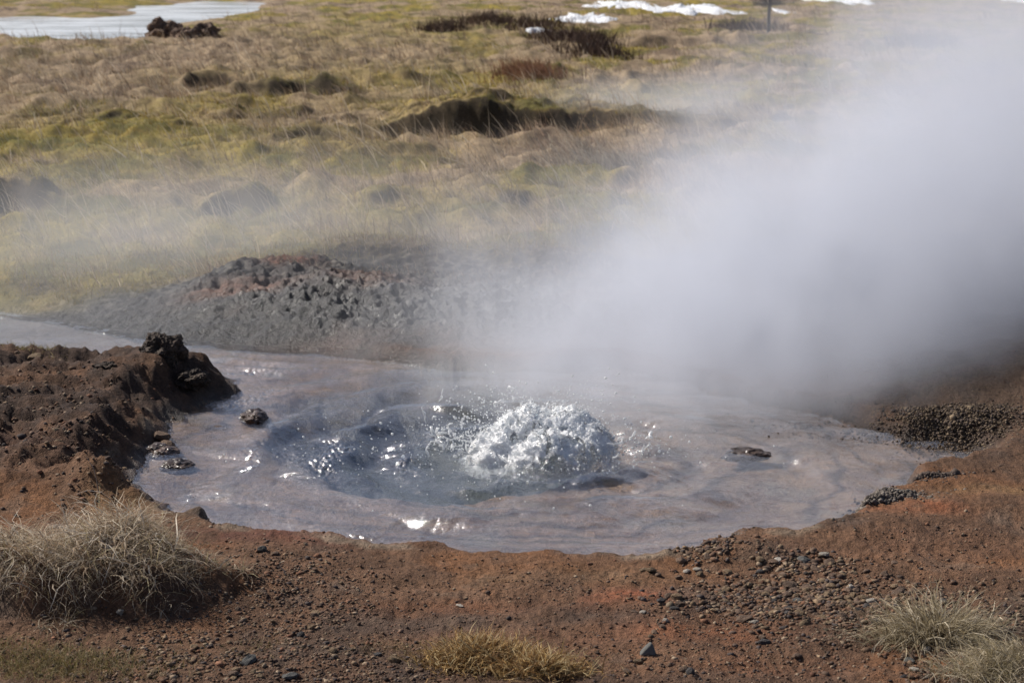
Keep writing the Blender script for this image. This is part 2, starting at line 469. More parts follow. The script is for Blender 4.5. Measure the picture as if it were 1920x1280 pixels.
    bed = mixn(one * C(.29, .180, .115), C(.17, .090, .045), sstep(.2, .7, np.abs(t) * 1.6 + .3 * n3))
    bed = mixn(bed, C(.25, .19, .145), sstep(.1, .5, n2))
    bed = mixn(bed, C(.26, .14, .06), sstep(.1, .5, -n1) * .6)
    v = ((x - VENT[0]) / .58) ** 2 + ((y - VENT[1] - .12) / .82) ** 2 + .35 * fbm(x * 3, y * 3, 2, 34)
    bed = mixn(bed, C(.050, .062, .062), 1 - sstep(.40, 1.5, v + .3 * n2))  # the vent's depth darkening is painted into the bed colour
    # brown arcs painted on the bed, imitating wave fronts that reflect less
    rg = np.hypot(x - GEY[0], (y - GEY[1]) * 1.05) + .30 * fbm(x * 1.5, y * 1.5, 4, 86)
    for k, rk in enumerate((.50, .62, .75, .88, 1.02, 1.18, 1.36, 1.55)):
        wk = .017 + .030 * np.clip(fbm(x * 2.2 + 5 * k, y * 2.2, 2, 87) + .1, 0, 1)
        bed = mixn(bed, C(.058, .026, .009), np.exp(-((rg - rk) / wk) ** 2) * np.clip(.75 + 1.8 * fbm(x * 1.3 + 9 * k, y * 1.3, 2, 85), 0, 1) * sstep(.9, 1.4, v))
    bed = mixn(bed, C(.10, .085, .075), sstep(7.6, 8.2, y) * .7)
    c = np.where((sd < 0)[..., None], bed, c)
    return np.clip(c, .01, .9)

def moss_mask(x, y, g1, g2):
    m = sstep(-.08, .16, g1 + .5 * g2) * .85
    for (px, py, rx, ry, s) in [(230, 260, 1.9, 2.2, 1), (420, 300, 1.0, 1.3, 1), (90, 330, .9, 1.3, .8), (300, 450, 2.0, 1.5, .8), (640, 420, 1.2, 1.2, .8), (820, 200, 1.0, 1.0, 1), (740, 235, .6, .9, 1),
                                (880, 400, .9, 1.0, .5), (640, 145, 2.2, 3.0, .7), (760, 60, 2.5, 6, .5), (1050, 180, 1.2, 1.8, .5), (1100, 215, 1.5, 1.2, .6), (540, 480, .8, .7, .6)]:
        gx, gy = P(px, py, .08)
        m = np.maximum(m, np.clip(gbump(x, y, gx, gy, rx, ry) * (1.15 + 1.3 * g2), 0, 1) * s)
    for (px, py, rx, ry) in [(100, 150, 3, 5), (500, 100, 3, 5), (950, 270, 1.6, 1.0), (620, 230, .9, 1.2)]:
        gx, gy = P(px, py, .08)
        m = m * (1 - .8 * gbump(x, y, gx, gy, rx, ry))
    return m

GC = ground_colour(GX, GY, SD, GZ)
# bare peat where the turf is broken (a steep face)
dzdr = np.gradient(GZ, axis=0) / np.maximum(np.gradient(RR, axis=0), 1e-4)
steepm = sstep(.28, .75, np.abs(dzdr)) * sstep(8.5, 9.5, GY)
GC = mixn(GC, np.array((.040, .028, .021)), steepm * .85)
WET = np.clip((1 - sstep(.0, .09, SD)) * .8 + sstep(7.45, 7.8, GY) * (1 - sstep(8.3, 9.1, GY)) * .75 * (SD > 0), 0, 1) * (RR < 12)
nr, nc = GX.shape
co = np.stack([GX, GY, GZ], -1).reshape(-1, 3)
fc = grid_faces(nr, nc, wrap=True)
cap = len(co)
co = np.vstack([co, [[0, 0, .05]]])
tri = np.stack([np.full(nc, cap), (np.arange(nc) + 1) % nc, np.arange(nc)], -1)
colv = np.vstack([GC.reshape(-1, 3), [[.1, .06, .04]]])
g = mesh_np('ground', co, [fc[:, ::-1].copy(), tri], M_ground, col=colv, extra={'wet': np.append(WET.ravel(), 0)})
tag(g, kind='structure')

def HZ(x, y): return height(np.atleast_1d(np.asarray(x, float)), np.atleast_1d(np.asarray(y, float)))

# ------------------------------------------------------------------ water of the spring
def water_z(x, y):
    dx, dy = x - GEY[0], y - GEY[1]
    r = np.hypot(dx, dy)
    wob = .10 * fbm(x * 2.3, y * 2.3, 2, 91)
    rr = r + wob
    th = np.arctan2(dy, dx)
    ang_n = fbm(np.cos(th) * 2.2 + r * .8, np.sin(th) * 2.2, 2, 92)
    ph = (rr + .16 * fbm(x * 1.6 + 5, y * 1.6, 2, 90)) * 2 * math.pi / .31
    amp = .022 * sstep(.1, .4, r) * np.exp(-r / 5) * (.30 + 1.5 * np.clip(ang_n + .28, 0, .42)) * (1 - .35 * sstep(.4, .9, x)) * sstep(.0, .25, -poly_sd(POOL, x, y))
    z = amp * (np.sin(ph) + .18 * np.sin(2 * ph + .8))
    a2 = np.clip(fbm(x * 1.9 + 7, y * 2.6, 2, 89) + .2, 0, 1)
    z = z + .012 * a2 * np.sin((y * 1.0 + .35 * x + .12 * fbm(x * 2.5, y * 2.5, 2, 88)) * 2 * math.pi / .19)
    z = z + .0050 * fbm(x * 6.5, y * 9, 3, 93) + .0036 * fbm(x * 20, y * 34, 2, 94) + .0012 * fbm(x * 55, y * 90, 2, 84)
    chop = sstep(.35, .95, np.sin(ph)) * sstep(.02, .3, fbm(x * 2.4 + 3, y * 2.4, 2, 97)) * sstep(.25, -.5, x - .35 * (y - 6.2)) + .5 * sstep(.28, .5, fbm(x * 3 + 9, y * 3, 2, 98)) * sstep(.1, -.3, x)
    z = z + .0115 * chop * fbm(x * 74, y * 80, 2, 99)
    z = z + np.exp(-(r / .55) ** 2) * (.028 * fbm(x * 8, y * 8, 3, 95) + .01)
    calm = sstep(7.4, 8.2, y)
    return z * (1 - .75 * calm) + .0008 * fbm(x * 40, y * 40, 2, 96)
dep = np.linspace(math.atan2(CAM_Z, 4.9), math.atan2(CAM_Z, 9.4), 500)
wr = CAM_Z / np.tan(dep)
wa = np.radians(np.linspace(-19, 17, 900))
WA, WR = np.meshgrid(wa, wr)
WX, WY = WR * np.sin(WA), WR * np.cos(WA)
WZ = water_z(WX, WY)
keep = masks(WX, WY) < .14
fw = grid_faces(*WX.shape)
fw = fw[keep.ravel()[fw].any(1)]
used, inv = np.unique(fw, return_inverse=True)
wco = np.stack([WX, WY, WZ], -1).reshape(-1, 3)[used]
o = mesh_np('spring_water', wco, inv.reshape(-1, 4)[:, ::-1].copy(), M_water)
tag(o, kind='structure')
# pond behind
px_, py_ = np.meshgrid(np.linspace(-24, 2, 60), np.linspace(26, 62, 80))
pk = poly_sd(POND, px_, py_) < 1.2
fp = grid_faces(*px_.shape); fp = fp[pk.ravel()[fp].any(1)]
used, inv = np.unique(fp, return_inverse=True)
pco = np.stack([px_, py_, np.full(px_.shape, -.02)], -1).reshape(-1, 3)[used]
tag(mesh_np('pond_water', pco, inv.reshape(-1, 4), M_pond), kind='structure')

# ------------------------------------------------------------------ blades
def blades(name, root, dirx, diry, lean, length, width, col, seg=3, droop=.8, mat=None, parent=None, curl=0.0, tipc=1.15):
    """ribbons that rise from root, lean along (dirx, diry) and droop; all args are arrays of n"""
    n = len(root)
    t = np.linspace(0, 1, seg + 1)
    pos = np.zeros((n, seg + 1, 3)); pos[:, 0] = root
    a = lean.copy()
    hd = np.arctan2(diry, dirx)
    for k in range(seg):
        st = length / seg
        pos[:, k + 1, 0] = pos[:, k, 0] + np.cos(hd) * np.sin(a) * st
        pos[:, k + 1, 1] = pos[:, k, 1] + np.sin(hd) * np.sin(a) * st
        pos[:, k + 1, 2] = pos[:, k, 2] + np.cos(a) * st
        a = a + droop / seg * (.5 + rng.random(n))
        if curl: hd = hd + rng.normal(0, curl, n)
    sa = rng.random(n) * math.pi * 2
    side = np.stack([np.cos(sa), np.sin(sa) * .5, .25 * rng.normal(size=n)], -1)
    wv = (width[:, None] * (1 - t[None, :] ** 1.6 * .92)) * .5
    L = pos - side[:, None, :] * wv[..., None]
    Rr = pos + side[:, None, :] * wv[..., None]
    verts = np.stack([L, Rr], 2).reshape(n, -1, 3)
    nv = 2 * (seg + 1)
    f = np.array([[2 * k, 2 * k + 1, 2 * k + 3, 2 * k + 2] for k in range(seg)])
    faces = (np.arange(n)[:, None, None] * nv + f[None]).reshape(-1, 4)
    cc = np.repeat(col[:, None, :], nv, 1)
    cc = cc * (np.repeat(.7 + (tipc - .7) * t, 2)[None, :, None])
    return mesh_np(name, verts.reshape(-1, 3), faces, mat or M_blade, parent, col=cc.reshape(-1, 3))

def pick(cols, n, jitter=.2):
    c = np.array(cols)[rng.integers(0, len(cols), n)]
    return c * (1 + jitter * rng.normal(size=(n, 1))).clip(.4, 1.8)

STRAW = [(.54, .42, .29), (.45, .34, .22), (.33, .23, .15), (.64, .53, .39), (.25, .17, .115), (.42, .30, .21)]
MOSSC = [(.33, .25, .022), (.25, .205, .025), (.17, .155, .03), (.38, .25, .02), (.25, .18, .035)]

def wedge(n, y0, y1, half=.31, power=1.0):
    """random ground points, denser towards the viewer's path"""
    u = rng.random(n)
    y = 1 / (1 / y0 + u * (1 / y1 - 1 / y0)) if power == 1.0 else y0 + (y1 - y0) * u ** power
    x = (rng.random(n) * 2 - 1) * half * y
    return x, y

def field(name, n, y0, y1, kind):
    x, y = wedge(n, y0, y1)
    g1 = fbm(x * .55, y * .38, 3, 81); g2 = fbm(x * 1.6, y * 1.1, 3, 82)
    mm = moss_mask(x, y, g1, g2)
    clump = fbm(x * 2.2, y * 1.8, 2, 101)
    sd = masks(x, y); sp = poly_sd(POND, x, y)
    ok = (sd > .25) & (sp > .6) & (y + .3 * fbm(x * 1.7, y * 1.7, 3, 71) + .55 * np.maximum(0, -.75 - x) > 9.35)
    if kind == 'straw': ok &= (rng.random(n) > mm * 1.05) & (rng.random(n) < .10 + 2.2 * np.clip(clump + .10, 0, 1))
    else: ok &= rng.random(n) < mm * 1.3
    x, y, clump = x[ok], y[ok], clump[ok]; n = len(x)
    z = HZ(x, y)
    e = .06
    slope = np.abs(HZ(x, y + e) - z) / e
    ok = (slope < .6) | ((slope < 1.5) & (rng.random(n) < .3))
    x, y, z, clump = x[ok], y[ok], z[ok], clump[ok]; n = len(x)
    s = np.clip(y / 12, .8, 3.0)
    if kind == 'straw':
        ln = (.06 + .09 * rng.random(n) + .08 * np.clip(clump, 0, 1)) * np.clip(.75 + y / 40, .8, 1.5)
        longer = rng.random(n) < .03
        ln = np.where(longer, ln * 2.0, ln)
        a = math.pi + 1.6 * perlin(x * .9, y * .7, 151) + rng.normal(0, .9, n)
        lean = np.abs(rng.normal(.75, .4, n)).clip(.05, 1.5)
        lean = np.where(longer, .35 + .3 * rng.random(n), lean)
        wd = (.0028 + .002 * rng.random(n)) * s
        col = pick(STRAW, n, .22) * (1 + .75 * fbm(x * 1.3, y * .9, 3, 152)[:, None]).clip(.45, 1.5)
        return blades(name, np.stack([x, y, z - .01], -1), np.cos(a), np.sin(a), lean, ln, wd, col, 2, .6)
    ln = .018 + .025 * rng.random(n)
    a = rng.random(n) * 6.28
    return blades(name, np.stack([x, y, z - .004], -1), np.cos(a), np.sin(a), np.abs(rng.normal(.6, .4, n)), ln * np.clip(s, 1, 1.6), .004 * s, pick(MOSSC, n, .2), 1, .3)

tag(field('dry_grass', 200000, 8.5, 46, 'straw'), 'dry straw-coloured grass bent over the tussocky bog behind the steaming pool', 'grass', kind='stuff')
tag(field('moss', 130000, 8.6, 30, 'moss'), 'yellow-green moss cushions between the tussocks behind the pool', 'moss', kind='stuff')

# long bleached stalks standing out of the turf
n = 4600
x, y = wedge(n, 9.6, 30)
ok = (masks(x, y) > .5) & (rng.random(n) < .25 + 1.2 * np.clip(fbm(x * .9, y * .7, 2, 141) + .2, 0, 1)); x, y = x[ok], y[ok]; n = len(x)
a = math.pi + rng.normal(0, .55, n)
tag(blades('grass_stalks', np.stack([x, y, HZ(x, y)], -1), np.cos(a), np.sin(a), np.abs(rng.normal(.65, .3, n)), rng.uniform(.12, .32, n), rng.uniform(.004, .007, n) * np.clip(y / 13, .8, 1.8), pick([(.66, .56, .43), (.56, .46, .33), (.72, .63, .50)], n, .12), 3, .5),
    'long bleached grass stalks leaning left over the mossy bog', 'grass', kind='stuff')

# pale stubble on the crusted bank behind the pool
n = 26000
x = rng.uniform(-2.2, 1.9, n); y = rng.uniform(8.15, 9.9, n)
ok = (masks(x, y) > .3) & (rng.random(n) < sstep(-.15, .3, fbm(x * 3, y * 3, 2, 111)) * sstep(8.2, 8.9, y + .25 * x))
x, y = x[ok], y[ok]; n = len(x)
a = math.pi + rng.normal(0, 1.2, n)
tag(blades('grass_stubble', np.stack([x, y, HZ(x, y) - .005], -1), np.cos(a), np.sin(a), np.abs(rng.normal(.7, .4, n)), rng.uniform(.02, .06, n), rng.uniform(.002, .004, n),
           pick([(.34, .28, .20), (.26, .20, .15), (.42, .36, .26), (.22, .13, .09)], n), 2, .7),
    'grey-brown stubble of grass on the dark crusted bank behind the pool', 'grass', kind='stuff')

def tuft(name, label, px, py, lev, n, rx, ry, ln, wd, cols, lean=(.7, .45), droop=1.2, seg=4, curl=.25, heading=None, spread=1.0, out=.0, group=None, density=None):
    cx, cy_ = P(px, py, lev)
    x = cx + rng.normal(0, .5, n) * rx; y = cy_ + rng.normal(0, .5, n) * ry
    if density is not None:
        ok = density(x, y); x, y = x[ok], y[ok]; n = len(x)
    z = HZ(x, y) - .005
    a = (heading + rng.normal(0, spread, n)) if heading is not None else rng.random(n) * 6.28
    if out:
        ao = np.arctan2(y - cy_, x - cx)
        a = np.where(rng.random(n) < out, ao + rng.normal(0, .5, n), a)
    le = np.abs(rng.normal(lean[0], lean[1], n))
    o = blades(name, np.stack([x, y, z], -1) - np.array([cx, cy_, 0]), np.cos(a), np.sin(a), le, rng.uniform(ln[0], ln[1], n), rng.uniform(wd[0], wd[1], n), pick(cols, n), seg, droop, curl=curl)
    o.location = (cx, cy_, 0)
    return tag(o, label, 'grass tuft' if name == 'grass_tuft' else 'moss', group, 'stuff' if name == 'moss_tuft' else None)

# big tussock by the near left shore: hair that falls over the mound
mx, my = MOUND
n = 22000
x = mx + rng.uniform(-.70, .42, n); y = my + rng.uniform(-.28, .55, n)
z = HZ(x, y); e = .015
gx_ = (HZ(x + e, y) - HZ(x - e, y)) / (2 * e); gy_ = (HZ(x, y + e) - HZ(x, y - e)) / (2 * e)
on = (z > .088 + .04 * perlin(x * 7, y * 7, 8)) | ((x < mx - .22) & (rng.random(n) < .8) & (y > my - .1 + .25 * (x - mx)))
on &= ~((gx_ < -.9) & (x > mx) & (z < .15)) & (rng.random(n) < .55 + 1.1 * np.clip(fbm(x * 14, y * 14, 2, 9) + .3, 0, 1)) & (y < my + .42 + .25 * perlin(x * 5, y * 5, 7))
x, y, z, gx_, gy_ = x[on], y[on], z[on], gx_[on], gy_[on]; n = len(x)
down = np.arctan2(-gy_ * .8 - .35, -gx_ * .8 + .1)
a = np.where(rng.random(n) < .75, down + rng.normal(0, .7, n), rng.random(n) * 6.28)
ln = rng.uniform(.03, .13, n) * np.where(z > .14, 1.2, .75); wd = rng.uniform(.0012, .0032, n)
cc = pick([(.56, .45, .32), (.44, .34, .23), (.34, .25, .17), (.64, .55, .42), (.26, .19, .12), (.42, .35, .20)], n, .2)
lefty = np.clip((mx - .25 - x) / .3, 0, 1)[:, None] * (rng.random((n, 1)) < .75)
cc = cc * (1 - lefty) + pick([(.32, .28, .12), (.42, .36, .20), (.24, .21, .10)], n) * lefty
o = blades('grass_tussock', np.stack([x - mx, y - my, z - .006], -1), np.cos(a), np.sin(a), np.abs(rng.normal(.95, .45, n)), ln, wd, cc, 4, 1.3, curl=.32)
o.location = (mx, my, 0)
tus = o
n = 3200
x = mx + rng.normal(-.08, .17, n); y = my + rng.normal(.10, .11, n); z = HZ(x, y); ok = z > .12; x, y, z = x[ok], y[ok], z[ok]; n = len(x)
a = np.where(rng.random(n) < .6, math.pi * 1.15 + rng.normal(0, .8, n), rng.random(n) * 6.28)
blades('dead_leaf', np.stack([x - mx, y - my, z + .004], -1), np.cos(a), np.sin(a), np.abs(rng.normal(1.1, .4, n)), rng.uniform(.06, .18, n), rng.uniform(.0025, .0055, n),
       pick([(.66, .57, .44), (.54, .43, .31), (.74, .66, .54), (.40, .29, .19)], n, .15), 5, 1.2, curl=.45, parent=tus)['kind'] = 'stuff'
tag(o, 'large shaggy tussock of bleached grass hanging over a dark earth mound beside the near shore', 'grass tussock')

tuft('moss_tuft', 'low yellow-green mossy grass on gravel below the large shaggy tussock', 90, 1245, .06, 5200, .26, .12, (.012, .05), (.001, .0022),
     [(.26, .20, .07), (.20, .17, .06), (.32, .25, .12), (.17, .12, .05), (.36, .30, .18)], lean=(.8, .5))
tuft('grass_tuft', 'matted golden-brown tuft of dead grass on bare soil left of the small upright grey stone', 905, 1235, .05, 5200, .12, .075, (.03, .09), (.0028, .0055),
     [(.46, .30, .12), (.34, .20, .08), (.60, .47, .26), (.22, .13, .06)], lean=(1.0, .4), droop=1.0, curl=.75)
tuft('grass_tuft', 'second matted tuft of dead golden grass trailing at the lower right of the first one', 1010, 1258, .05, 2300, .10, .05, (.03, .085), (.0028, .0055),
     [(.46, .30, .12), (.34, .20, .08), (.60, .47, .26), (.22, .13, .06)], lean=(1.0, .4), droop=1.0, curl=.75)
tuft('grass_tuft', 'pale grey-green tuft with long arching blades on the gravel near the right edge', 1755, 1192, .06, 1700, .12, .05, (.05, .17), (.002, .004),
     [(.62, .54, .40), (.50, .42, .28), (.38, .31, .19), (.28, .22, .13)], lean=(.85, .45), droop=1.5, out=.85, curl=.25)
tuft('grass_tuft', 'bleached tuft of grass cut by the bottom right corner of the picture', 1890, 1255, .06, 1800, .13, .08, (.05, .12), (.0016, .0034),
     [(.60, .52, .38), (.48, .40, .27), (.36, .30, .17)], lean=(.7, .4), droop=1.5, heading=math.pi * 1.1, spread=1.0)
tuft('moss_tuft', 'scrap of yellow moss on the far edge of the left bank below the ragged clod', 55, 660, .12, 700, .14, .10, (.01, .04), (.0015, .003),
     [(.30, .24, .07), (.24, .18, .08), (.36, .30, .16)], lean=(.7, .4))
tuft('moss_tuft', 'thin curl of straw and moss on gravel left of the golden-brown tuft', 730, 1210, .05, 500, .12, .06, (.01, .04), (.001, .002),
     [(.22, .15, .07), (.16, .11, .05), (.30, .22, .11)], lean=(1.0, .4), curl=.4)
tuft('moss_tuft', 'small mossy scrap above the dark pebble at the bottom of the gravel', 480, 1215, .05, 380, .09, .06, (.01, .035), (.001, .002),
     [(.20, .17, .06), (.16, .11, .05), (.28, .22, .11)], lean=(1.0, .4), curl=.4)
tuft('grass_tuft', 'rust-red tuft of bog grass among the straw beyond the steaming hollow', 995, 152, .05, 1400, .38, .5, (.12, .26), (.006, .012),
     [(.24, .12, .07), (.30, .17, .10), (.20, .10, .06)], lean=(.4, .3), droop=.8, heading=math.pi, spread=1.2)
tuft('grass_tuft', 'whitish tuft of arching grass in front of the steaming hollow', 1140, 318, .10, 700, .26, .3, (.10, .22), (.004, .007),
     [(.50, .44, .34), (.42, .35, .27), (.34, .26, .19)], lean=(.5, .35), droop=1.4, heading=math.pi * 1.05, spread=.9)
tuft('grass_tuft', 'second whitish arching tuft, half veiled by the main steam plume', 1075, 308, .10, 520, .22, .25, (.10, .20), (.004, .007),
     [(.50, .44, .34), (.42, .35, .27), (.34, .26, .19)], lean=(.5, .35), droop=1.4, heading=math.pi * 1.05, spread=.9)
# brown dwarf shrubs near the snow
for k, (px, py, wx, dy, lab) in enumerate([
    (915, 50, .55, 1.1, 'brown dwarf shrub on the turf left of the snow, farthest back of the shrubs'), (1000, 58, .6, 1.0, 'reddish-brown dwarf shrub just beyond the small snow scrap'),
    (1095, 88, .5, 1.0, 'dark brown dwarf shrub below the pointed snow patch'), (1040, 82, .45, .8, 'brown dwarf shrub directly below the small snow scrap'),
    (1120, 112, .45, .8, 'sparse brown dwarf shrub, nearest of the shrubs to the main steam'), (830, 62, .4, .9, 'small brown dwarf shrub, first of the shrubs from the pond side'),
    (1400, 62, .55, 1.0, 'grey-brown bush at the foot of the thin young tree'), (1725, 92, .5, .9, 'dim brown bush seen through thin steam right of the young tree')]):
    cx, cy_ = P(px, py, .05)
    n = 900
    x = rng.normal(0, .5, n) * wx; y = rng.normal(0, .5, n) * dy
    a = rng.random(n) * 6.28
    z = HZ(x + cx, y + cy_)
    o = blades('dwarf_shrub', np.stack([x, y, z - .01], -1), np.cos(a), np.sin(a), np.abs(rng.normal(.45, .3, n)), rng.uniform(.10, .28, n), rng.uniform(.008, .018, n),
               pick([(.12, .075, .055), (.09, .06, .045), (.16, .10, .07), (.07, .05, .04)], n), 2, .4, mat=M_twig, curl=.5)
    o.location = (cx, cy_, 0)
    tag(o, lab, 'shrub', 'brown dwarf shrubs on the far bog')

# ------------------------------------------------------------------ stones
def rock_mesh(name, seed, sub=3, amp=.25, flat=.7, cuts=5):
    bm = bmesh.new()
    bmesh.ops.create_icosphere(bm, subdivisions=sub, radius=1)
    r = np.random.default_rng(seed)
    planes = [(Vector(r.normal(size=3)).normalized(), .62 + .3 * r.random()) for _ in range(cuts)]
    off = r.random(3) * 50
    from mathutils import noise as mn
    for v in bm.verts:
        p = v.co.copy()
        for nn, d in planes:
            k = p.dot(nn)
            if k > d: p -= nn * (k - d)
        p *= 1 + amp * mn.noise(p * 1.6 + Vector(off)) + amp * .5 * mn.noise(p * 4 + Vector(off))
        p.z *= flat
        v.co = p
    me = bpy.data.meshes.new(name)
    bm.to_mesh(me); bm.free()
    return me

M_grey = mat_stone('grey_stone', (.085, .085, .078), (.13, .125, .115), nscale=2)
M_tan = mat_stone('tan_stone', (.24, .17, .10), (.15, .095, .055), nscale=2.5)
M_pale = mat_stone('pale_stone', (.46, .42, .36), (.33, .28, .22), nscale=2.5)
M_dark = mat_stone('dark_stone', (.045, .042, .042), (.075, .065, .06), nscale=2.5)
M_brown = mat_stone('brown_stone', (.12, .075, .05), (.17, .115, .08), nscale=2.5)
M_lava = mat_stone('lava_clod', (.030, .021, .016), (.060, .042, .030), nscale=3, bump=.9)
M_sinter = mat_stone('sinter_nodules', (.11, .095, .08), (.20, .17, .14), nscale=2, bump=.8, rough=.6)
M_wetrock = mat_stone('wet_rock', (.05, .036, .03), (.10, .07, .055), nscale=2, rough=.35, spec=.5)

def put(name, me, mat, px, py, lev, size, label=None, cat='stone', group=None, rot=None, sink=.35):
    x, y = P(px, py, lev)
    o = bpy.data.objects.new(name, me)
    if not me.materials: me.materials.append(None)
    COL.objects.link(o)
    o.material_slots[0].link = 'OBJECT'; o.material_slots[0].material = mat
    o.scale = size
    o.rotation_euler = rot or (0, 0, random.random() * 6.28)
    z = float(HZ(x, y)[0])
    o.location = (x, y, z + size[2] * (1 - sink) * .7)
    return tag(o, label, cat, group)

RK = [rock_mesh('rock%d' % k, 100 + k, 2, .22, .75, 5) for k in range(10)]
for k, me in enumerate(RK): me.name = 'pebble_shape'

# the upright grey stone: a rounded wedge
bm = bmesh.new()
prof = [(-.0200, 0), (-.0205, .008), (-.012, .018), (.0005, .0315), (.006, .034), (.010, .031), (.0165, .015), (.0190, .004), (.0185, 0)]
lay = []
for yy, s in ((-.014, .80), (-.009, 1.0), (.004, 1.0), (.013, .78)):
    lay.append([bm.verts.new((a * s + .001, yy, b * s)) for a, b in prof])
for i in range(3):
    for j in range(len(prof) - 1):
        bm.faces.new((lay[i][j], lay[i][j + 1], lay[i + 1][j + 1], lay[i + 1][j]))
bm.faces.new(lay[0][::-1]); bm.faces.new(lay[-1])
bm.faces.new([lay[i][-1] for i in range(4)] + [lay[i][0] for i in (3, 2, 1, 0)])
bmesh.ops.recalc_face_normals(bm, faces=bm.faces)
me = bpy.data.meshes.new('upright_stone'); bm.to_mesh(me); bm.free(); me.materials.append(M_grey)
for p in me.polygons: p.use_smooth = True
o = bpy.data.objects.new('upright_stone', me); COL.objects.link(o)
md = o.modifiers.new('round', 'SUBSURF'); md.levels = md.render_levels = 2
x, y = P(1214, 1234, .03); o.location = (x, y, float(HZ(x, y)[0]) - .004)
tag(o, 'wedge-shaped smooth grey stone standing upright on the bare soil', 'stone')
SM = .0012
for (px, py, sz, mat, lab) in [
    (1197, 1234, (.013, .010, .010), M_tan, 'small yellowish stone touching the foot of the upright grey wedge'),
    (465, 1246, (.024, .016, .017), M_grey, 'rounded dark grey stone half sunk in gravel below the tussock'),
    (838, 1212, (.012, .010, .009), M_grey, 'bluish grey pebble under the edge of the golden-brown tuft'),
    (862, 1123, (.014, .008, .005), M_pale, 'thin flat grey-tan flake lying on the orange soil'),
    (1268, 1118, (.017, .014, .013), M_tan, 'angular tan stone with a pale rim, topmost of the three at the orange patch'),
    (1240, 1126, (.012, .010, .010), M_dark, 'dark brown stone just left of the angular tan one'),
    (1264, 1137, (.014, .008, .007), M_dark, 'flat dark stone just below the angular tan one'),
    (1208, 1067, (.014, .010, .008), M_tan, 'tan stone, left one of a pair near the near shore'),
    (1222, 1069, (.014, .011, .009), M_tan, 'tan stone, right one of a pair near the near shore'),
    (1234, 1075, (.010, .009, .008), M_brown, 'reddish brown stone at the lower right of the tan pair'),
    (1287, 1066, (.013, .009, .007), M_pale, 'whitish stone, left of two pale ones at the near shore'),
    (1308, 1065, (.014, .009, .007), M_pale, 'greyish white stone, right of two pale ones at the near shore'),
    (1248, 1162, (.009, .008, .008), M_pale, 'single white pebble on the orange soil'),
    (1432, 1202, (.017, .011, .010), M_dark, 'dark oval stone below the tan gravel bank'),
    (1430, 1192, (.011, .009, .008), M_brown, 'orange-brown stone resting behind the dark oval one'),
    (1294, 1262, (.013, .011, .013), M_dark, 'black pebble at the bottom edge right of the upright grey stone'),
    (1283, 1256, (.014, .010, .010), M_brown, 'brown pebble touching the black pebble at the bottom edge'),
    (1174, 1254, (.016, .008, .006), M_brown, 'flat brown stone below the upright grey wedge'),
    (1738, 1220, (.012, .009, .010), M_pale, 'whitish chip of stone below the pale grey-green tuft'),
    (492, 1033, (.017, .012, .012), M_grey, 'round grey stone on the slope right of the tussock'),
    (516, 1038, (.012, .010, .010), M_brown, 'brown stone right of the round grey one near the tussock'),
    (226, 1166, (.010, .008, .009), M_pale, 'white pebble at the foot of the dark mound'),
    (564, 1187, (.013, .010, .010), M_dark, 'blackish pebble in the gravel right of the mound'),
    (68, 708, (.035, .028, .03), M_tan, 'rounded tan-grey stone on the brown left bank'),
    (161, 722, (.022, .016, .014), M_pale, 'pale flat stone on the brown left bank'),
    (302, 800, (.035, .028, .03), M_brown, 'upper of two brown lumps at the left waterline'),
    (312, 812, (.040, .03, .03), M_brown, 'lower of two brown lumps at the left waterline'),
    (545, 1272, (.020, .013, .010), M_grey, 'flat grey-brown stone at the bottom edge below the gravel'),
    (1545, 1044, (.016, .012, .010), M_pale, 'pale tan stone at the right end of the small shore gravel heap'),
    (1425, 1055, (.016, .012, .010), M_tan, 'tan stone left of the small shore gravel heap')]:
    put('stone', random.choice(RK), mat, px, py, .05, sz, lab)

# gravel: where it lies and how coarse, in photo pixels (cx, cy, rx, ry, weight, size in m)
GRAVEL = [(520, 1160, 260, 90, 1.0, .0050), (350, 1240, 330, 50, 1.0, .0060), (560, 1080, 150, 60, .9, .0050), (250, 1130, 180, 60, .4, .005), (1480, 1110, 170, 45, 1.4, .0090), (1600, 1150, 180, 50, 1.2, .0065), (1520, 1055, 70, 14, .8, .0085),
          (1800, 1160, 160, 60, .9, .0065), (1850, 1240, 140, 60, 1.0, .0075), (1400, 1240, 300, 50, .5, .0045), (1000, 1090, 110, 22, .35, .0042), (900, 1120, 400, 80, .2, .0038), (1200, 1200, 300, 70, .25, .0042), (1700, 1050, 260, 80, .35, .0042),
          (700, 1255, 150, 40, .8, .0050), (1340, 1035, 50, 14, .8, .008), (1300, 1130, 100, 40, .3, .006), (100, 800, 180, 110, .5, .008), (180, 910, 80, 50, .5, .007), (1400, 1030, 80, 20, .2, .006)]
tot = sum(a[4] * (a[2] * a[3]) ** .6 for a in GRAVEL)
gp = []
for (cx, cy_, rx, ry, wt, sz) in GRAVEL:
    k = int(21000 * wt * (rx * ry) ** .6 / tot)
    ax = cx + rng.normal(0, .62, k) * rx; ay = cy_ + rng.normal(0, .62, k) * ry
    for qx, qy in zip(ax, ay):
        if -80 < qx < 2000 and 700 < qy < 1330: gp.append((qx, qy, sz))
gp = np.array(gp)
xy = np.array([P(a, b, .055) for a, b, _ in gp])
szs = gp[:, 2] * np.exp(rng.normal(-.02, .42, len(gp))) * .60
sdv = masks(xy[:, 0], xy[:, 1])
clumpy = fbm(xy[:, 0] * 9, xy[:, 1] * 9, 2, 131)
ok = (sdv > .02) & (rng.random(len(gp)) < .35 + 1.3 * np.clip(clumpy + .3, 0, 1)) & (HZ(xy[:, 0], xy[:, 1]) < .17)
gp, xy, szs = gp[ok], xy[ok], szs[ok]
order = np.argsort(-szs / xy[:, 1])
big, small = order[:260], order[260:]
